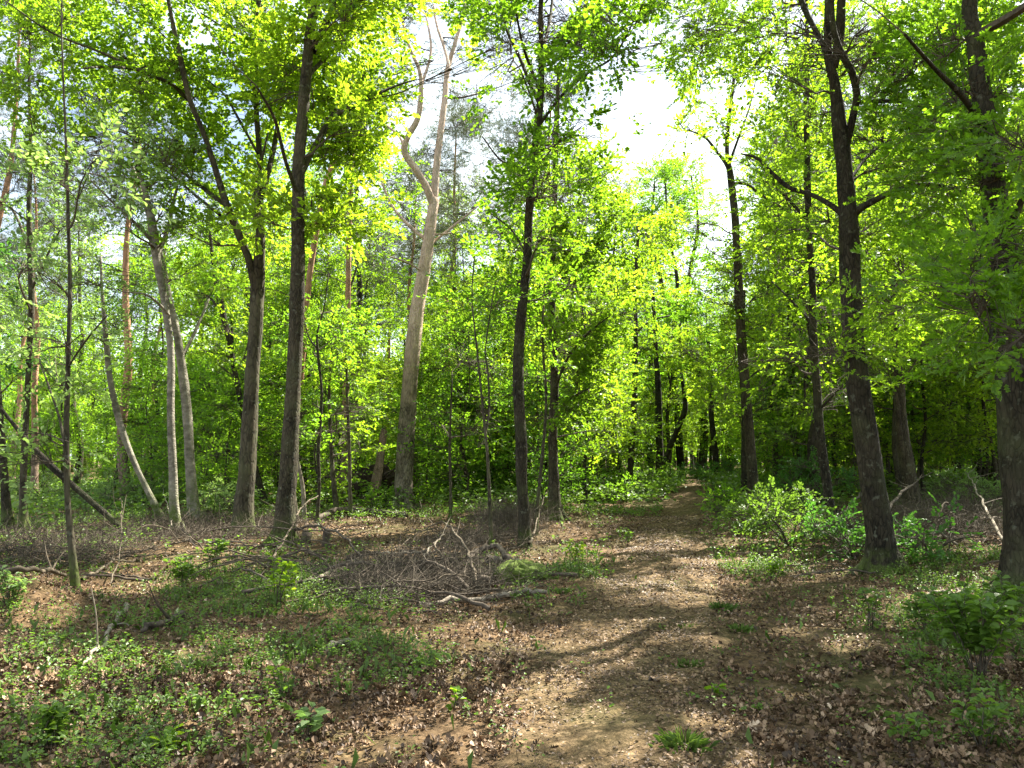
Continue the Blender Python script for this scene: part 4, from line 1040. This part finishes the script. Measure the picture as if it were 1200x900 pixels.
# crumbled leaf and bark fragments trodden into the path and its borders
n = 60000
y = 2.8 + 19 * RNG.random(n) ** 1.5; x = path_x(y) + RNG.normal(0, .75, n) * path_w(y)
B = np.stack([x, y, hgt(x, y) + np.clip(.045 * (1 - (np.abs(x - path_x(y)) / path_w(y)) ** 6), 0, 1) - .002 + RNG.uniform(0, .004, n)], -1)
B[:, 2] -= .01
an = RNG.uniform(0, 2 * PI, n)
N = RNG.normal(0, .3, B.shape); N[:, 2] = 1
L = RNG.uniform(.006, .024, n) * (1 + y / 14)
k = RNG.random(n) < .55 + .5 * np.sin(x * 2.7 + 1.5 * np.sin(y * 1.9)) * np.sin(y * 2.3)
mb.leaves(B[k], np.stack([np.cos(an), np.sin(an), RNG.normal(0, .2, n)], -1)[k], N[k], L[k], (L * RNG.uniform(.15, .5, n))[k], 0, False, fold=.3, curl=-.3, rnd=RNG.random(int(k.sum())) * .84)
tag(mb.build('fallen_leaves', [M_LITTER], smooth=False), 'dry brown and tan leaves strewn over the forest floor', None, None, 'stuff')

# ------------------------------------------------------------------ fallen wood
def lit_z(p, up): return np.array([p[0], p[1], hgt(p[0], p[1]) + up])
def fallen(pts, w, lab, mat, name='fallen_branch', cat='branch', group=None, subs=3, wob=.08):
    """pts: (px,py,lift) on the ground; w: start and end width in metres."""
    P = []
    for px, py, up in pts:
        g = ground(px, py); P.append(lit_z(g, up))
    P = np.array(P)
    S = smooth_line(P, max(10, len(P) * 6))
    S = S + RNG.normal(0, .012, S.shape) + np.sin(np.linspace(0, 9, len(S)) + px)[:, None] * np.array([0, .015, .015])
    root = empty(name, P[0], lab, cat, group)
    rr = np.linspace(w[0] / 2, w[1] / 2, len(S))
    mb = MB(); mb.tube(S, rr, 8, 0, wob); mb.build('stem', mat, root)
    L = np.linalg.norm(P[-1] - P[0])
    for k in range(subs):
        i = random.randrange(len(S) // 4, len(S) - 1)
        d = S[min(i + 1, len(S) - 1)] - S[i]; d /= np.linalg.norm(d) + 1e-9
        s = d * .6 + RNG.normal(0, .6, 3); s[2] = abs(s[2]) * .6
        ln = min(.7, L * random.uniform(.15, .35))
        Q = smooth_line([S[i], S[i] + s * ln * .5, S[i] + s * ln + RNG.normal(0, .05, 3)], 7)
        ms = MB(); ms.tube(Q, np.linspace(rr[i] * .6, .003, 7), 5, 0, cap=False); ms.build('side_twig', mat, root)
    return root
GP = 'branches in the brush pile left of the path'
fallen([(545, 672, .1), (560, 664, .22), (580, 663, .26), (598, 672, .18), (625, 676, .06)], (.09, .06), 'arched mossy branch rising over the right end of the brush pile', M_DEADD, group=GP, subs=1)
fallen([(490, 712, .04), (530, 712, .05), (570, 706, .05), (600, 700, .05), (640, 700, .04)], (.065, .05), 'pale log along the front of the brush pile', M_DEADW, 'log', 'log', subs=0)
fallen([(570, 670, .16), (600, 668, .1), (630, 675, .06)], (.10, .08), 'bleached log end behind the moss cushion', M_DEADW, 'log', 'log', subs=0)
fallen([(370, 612, .12), (400, 606, .18), (440, 606, .16), (476, 609, .1)], (.16, .12), 'dark log lying before the thick forked pine', M_DEADD, 'log', 'log', subs=3)
fallen([(560, 700, .1), (545, 670, .35), (520, 650, .5), (495, 648, .35), (460, 655, .1)], (.04, .015), 'long bent branch arching over the brush pile from its right end', M_DEAD, group=GP)
fallen([(495, 682, .1), (500, 668, .22), (512, 658, .3), (520, 655, .34)], (.04, .02), 'curved bleached branch standing up in the middle of the brush pile', M_DEADW, group=GP, subs=1)
fallen([(400, 668, .1), (430, 668, .2), (470, 670, .25), (500, 671, .3)], (.035, .025), 'straight pale stick lying level on the brush pile', M_DEADW, group=GP, subs=1)
fallen([(370, 690, .08), (395, 678, .12), (420, 672, .12)], (.06, .04), 'bleached branch at the left end of the brush pile', M_DEADW, group=GP, subs=2)
fallen([(150, 716, .05), (133, 738, .06), (118, 765, .05), (95, 790, .04)], (.05, .02), 'pale forked branch lying in the left undergrowth', M_DEADW, subs=2)
fallen([(215, 726, .05), (185, 740, .06), (165, 745, .05)], (.06, .04), 'short dark branch right of the pale forked one', M_DEADD, subs=1)
fallen([(200, 632, .25), (193, 610, .6), (187, 590, .85), (184, 575, 1.05)], (.022, .01), 'bleached stick leaning against the pale birch foot', M_DEADW, subs=1)
fallen([(320, 640, .1), (360, 640, .35), (400, 650, .3), (430, 668, .1)], (.05, .03), 'dark bough sweeping right from the straight brown oak', M_DEADD, subs=4)
fallen([(240, 635, .2), (300, 640, .35), (370, 643, .3), (440, 648, .1)], (.03, .015), 'long thin dead bough across the foot of the two big left trunks', M_DEADD, subs=5)
fallen([(310, 676, .1), (335, 650, .3), (352, 630, .55), (372, 618, .7)], (.04, .02), 'thin dead branch rising right of the straight brown oak', M_DEAD, subs=3)
fallen([(95, 685, .05), (130, 668, .1), (160, 660, .05)], (.04, .02), 'grey branch on the ground right of the slender young tree', M_DEAD, subs=3)
fallen([(0, 690, .1), (40, 680, .12), (75, 683, .08)], (.06, .04), 'long grey branch at the left edge under the slender young tree', M_DEAD, subs=2)
fallen([(130, 690, .05), (140, 668, .3), (142, 640, .7), (138, 628, .8)], (.02, .008), 'thin dead branch standing right of the slender young tree', M_DEAD, subs=3)
fallen([(745, 800, .02), (760, 806, .02), (775, 803, .02)], (.03, .015), 'small dark twig lying across the path', M_DEADD, subs=1, name='twig', cat='twig')
fallen([(600, 872, .02), (618, 856, .02), (635, 840, .02)], (.008, .005), 'thin straw coloured twig at the left of the path', M_DEADW, subs=0, name='twig', cat='twig')
fallen([(1085, 700, .03), (1110, 699, .04), (1130, 698, .03)], (.04, .03), 'pale stick on the ground right of the big dark oak', M_DEADW, subs=0)
fallen([(1180, 650, .1), (1160, 630, .4), (1145, 615, .75), (1135, 600, 1.0)], (.05, .02), 'bleached branch curving out of the right brushwood heap', M_DEADW, subs=4)
fallen([(1190, 628, .3), (1150, 632, .3), (1110, 640, .15)], (.04, .02), 'grey branch lying along the right brushwood heap', M_DEAD, subs=4)
fallen([(1030, 655, .1), (1050, 625, .6), (1075, 605, .8), (1100, 590, 1.0)], (.07, .02), 'dark branch propped between the big oak and the leaning striped tree', M_DEADD, subs=4)
fallen([(980, 640, .3), (1000, 620, .5), (1015, 610, .7), (1030, 600, .9)], (.06, .03), 'dark branch leaning on the big oak from the left', M_DEADD, subs=3)
fallen([(385, 768, .03), (400, 760, .05), (415, 763, .03)], (.05, .04), 'short rotten stick in the green weeds left of the brush pile', M_DEADW, subs=1)
fallen([(620, 645, .1), (632, 625, .4), (645, 600, .9)], (.04, .02), 'thin stick propped against the mossy footed tree', M_DEAD, subs=1)
# many more sticks heaped in the piles, each one a branch of its own
def heap(n, cx, cy, rx, ry, h, wr, mats, lab, grp, ln=(.5, 1.6), subs=3):
    for k in range(n):
        px, py = random.gauss(cx, rx), random.gauss(cy, ry)
        g = ground(px, py); up = random.uniform(.04, h) * math.exp(-.5 * ((px - cx) / (rx * 1.6)) ** 2)
        an = random.gauss(0, .5) + (PI if random.random() < .5 else 0); L = random.uniform(*ln)
        d = np.array([math.cos(an), math.sin(an), 0])
        a = g - d * L / 2; b = g + d * L / 2
        P = [lit_z(a, .03 + up * .3), lit_z(g, up) + RNG.normal(0, .05, 3), lit_z(b, up * .8)]
        P = smooth_line(P, 10) + RNG.normal(0, .012, (10, 3))
        r0 = random.uniform(*wr)
        mat = random.choice(mats)
        look = {M_DEAD: 'grey brown', M_DEADD: 'dark', M_DEADW: 'pale bleached'}[mat] + (' thick ' if r0 > .7 * wr[1] else (' thin ' if r0 < .45 * wr[1] else ' '))
        root = empty('fallen_branch', P[0], look + lab, 'branch', grp)
        mb = MB(); mb.tube(P, np.linspace(r0, r0 * .4, 10), 6, 0, .08); mb.build('stem', mat, root)
        for q in range(subs):
            ms = MB()
            i = random.randrange(2, 9); s = d * .5 * (1 if random.random() < .7 else -1) + RNG.normal(0, .6, 3); s[2] = abs(s[2]) * .7
            l2 = L * random.uniform(.15, .4)
            ms.tube(smooth_line([P[i], P[i] + s * l2 * .5, P[i] + s * l2 + RNG.normal(0, .04, 3)], 6), np.linspace(r0 * .4, .002, 6), 4, 0, cap=False)
            ms.build('side_twig', mat, root)
MX = [M_DEAD, M_DEADD, M_DEAD, M_DEADD, M_DEADD, M_DEAD, M_DEADD]
heap(60, 485, 688, 58, 17, .34, (.006, .034), MX, 'dead stick lying in the tangled brush pile left of the path', GP)
heap(26, 330, 655, 70, 14, .3, (.008, .022), MX, 'dead stick strewn in front of the two big left trunks', 'dead sticks before the big left trunks')
heap(24, 150, 655, 80, 18, .4, (.008, .022), MX, 'dead stick in the brushwood around the birches and young tree', 'dead sticks by the birches')
heap(34, 1110, 610, 50, 24, .6, (.008, .024), [M_DEADW, M_DEAD, M_DEAD], 'dead stick in the brushwood left of the massive right trunk', 'dead sticks in the right brushwood heap')
heap(12, 960, 665, 40, 12, .15, (.006, .015), MX, 'dead stick under the bushes right of the path', 'dead sticks under the right bushes')
# fine brushwood
def brush(n, cx, cy, rx, ry, h, ln=(.25, .7), up=.6, flat=.0):
    B = []
    for k in range(n // 6):
        px, py = cx + rx * random.uniform(-1, 1), cy + ry * random.uniform(-1, 1)
        if ((px - cx) / rx) ** 2 + ((py - cy) / ry) ** 2 > 1: continue
        g = ground(px, py)
        for q in range(6): B.append(g + np.array([random.gauss(0, .25), random.gauss(0, .3), 0]))
    B = np.array(B); B[:, 2] = hgt(B[:, 0], B[:, 1]) + RNG.random(len(B)) * h * .7
    D = RNG.normal(0, .7, B.shape); D[:, 2] = RNG.normal(up, .4, len(B)) * h * 1.6
    D /= np.linalg.norm(D, axis=1)[:, None]
    L = RNG.uniform(ln[0], ln[1], len(B))[:, None]
    M = B + D * L * .5 + RNG.normal(0, .04, B.shape); E = M + D * L * .5 + RNG.normal(0, .09, B.shape)
    return B, M, E
mb = MB()
for a, m in (((2400, 240, 626, 115, 14, .24), 1), ((2000, 70, 645, 90, 26, .25), 1), ((2600, 490, 690, 90, 22, .2), 1), ((2400, 1125, 610, 65, 34, .5), 1), ((1000, 560, 640, 60, 10, .25), 1), ((800, 1010, 630, 60, 18, .35), 1), ((1600, 600, 622, 40, 10, .5), 1)):
    B, Mi, E = brush(*a)
    mb.prisms(B, Mi, .0042, .003, m); mb.prisms(Mi, E, .003, .0015, m)
    k = RNG.integers(0, len(B), len(B)); T = Mi[k] + RNG.normal(0, .12, (len(k), 3)); mb.prisms(Mi[k], T, .0025, .001, m)
M_PURP = plain_noise_mat('grey_purple_twig', (.035, .026, .018), (.11, .085, .06), 9)
tag(mb.build('brushwood', [M_PURP, M_TWIG, M_DEAD], smooth=False), 'tangled fine dead twigs in grey brown heaps between the trunks', None, None, 'stuff')

# moss cushion
def blob(name, px, py, r, sq, mats, lab, cat, rough=.2, n=26, Y=None):
    g = ground(px, py)
    th = np.linspace(0, PI, n); ph = np.linspace(0, 2 * PI, n * 2, endpoint=False)
    T, F = np.meshgrid(th, ph, indexing='ij')
    q = 1 + rough * (np.sin(3 * F + 2 * T) * .4 + np.sin(7 * F - 5 * T) * .3 + RNG.normal(0, .25, T.shape))
    V = np.stack([r[0] * q * np.sin(T) * np.cos(F), r[1] * q * np.sin(T) * np.sin(F), r[2] * q * np.cos(T)], -1) + g + np.array([0, 0, sq])
    m = n * 2
    i = np.arange(n - 1)[:, None] * m; j = np.arange(m)[None, :]
    Fq = np.stack([i + j, i + m + j, i + m + (j + 1) % m, i + (j + 1) % m], -1).reshape(-1, 4)
    mb = MB(); mb.add(V.reshape(-1, 3), Fq)
    o = mb.build(name, mats)
    return tag(o, lab, cat)
blob('moss_cushion', 608, 682, (.34, .22, .16), .09, [M_MOSS], 'green moss cushion on the rotten log right of the brush pile', 'moss')
# stump by the brush pile and small stump by the oak
def stump(px, py, r, h, lab, mat):
    g = ground(px, py)
    mb = MB()
    mb.tube([g + [0, 0, -.05], g + [0, 0, h * .3], g + [.01, 0, h * .7], g + [.02, 0, h]], [r * 1.3, r * 1.05, r, r * .92], 12, 0, .1)
    tag(mb.build('tree_stump', mat), lab, 'stump')
stump(565, 695, .09, .2, 'small dark stump at the right end of the brush pile', M_DEADD)
stump(358, 638, .1, .22, 'short dark stump right of the straight brown oak', M_DEADD)
stump(382, 640, .07, .3, 'broken dark stub near the straight brown oak', M_DEADD)

# upturned root plate
g = ground(430, 592); g[1] = max(g[1], 26)
p0 = at(430, 574, 28.5)
root = empty('upturned_root_plate', (p0[0], p0[1], hgt(p0[0], p0[1])), 'dark upturned root plate of a fallen tree behind the slim straight pine', 'root plate')
n = 30; m = 60
T, F = np.meshgrid(np.linspace(0, PI, n), np.linspace(0, 2 * PI, m, endpoint=False), indexing='ij')
q = 1 + .12 * np.sin(5 * F + T) + .1 * np.sin(9 * F - 3 * T) + RNG.normal(0, .05, T.shape)
V = np.stack([1.7 * q * np.sin(T) * np.cos(F), .45 * q * np.cos(T), .85 * q * np.sin(T) * np.sin(F)], -1) + p0 + np.array([0, 0, -.1])
i = np.arange(n - 1)[:, None] * m; j = np.arange(m)[None, :]
mb = MB(); mb.add(V.reshape(-1, 3), np.stack([i + j, i + m + j, i + m + (j + 1) % m, i + (j + 1) % m], -1).reshape(-1, 4))
mb.build('earth', M_EARTH, root)
for k in range(16):
    an = random.uniform(-.2, PI + .2); a = p0 + np.array([math.cos(an) * 1.0, -.35, math.sin(an) * .5])
    b = p0 + np.array([math.cos(an) * random.uniform(1.6, 2.4), -random.uniform(.3, 1.1), math.sin(an) * random.uniform(.7, 1.2)])
    mr = MB(); mr.tube(smooth_line([a, (a + b) / 2 + RNG.normal(0, .12, 3), b], 9), np.linspace(.045, .01, 9), 6, 0, .1); mr.build('root', M_DEAD, root)
fallen_p = [at(436, 594, 27.5), at(440, 570, 27.8), at(445, 540, 28.2), at(450, 505, 28.8)]
root = empty('leaning_pine', fallen_p[0], 'short thick pine trunk leaning right beside the upturned root plate', 'dead tree')
mb = MB(); mb.tube(smooth_line(fallen_p, 14), np.linspace(.22, .12, 14), 12, 0, .06); mb.build('trunk', M_PINE2, root)
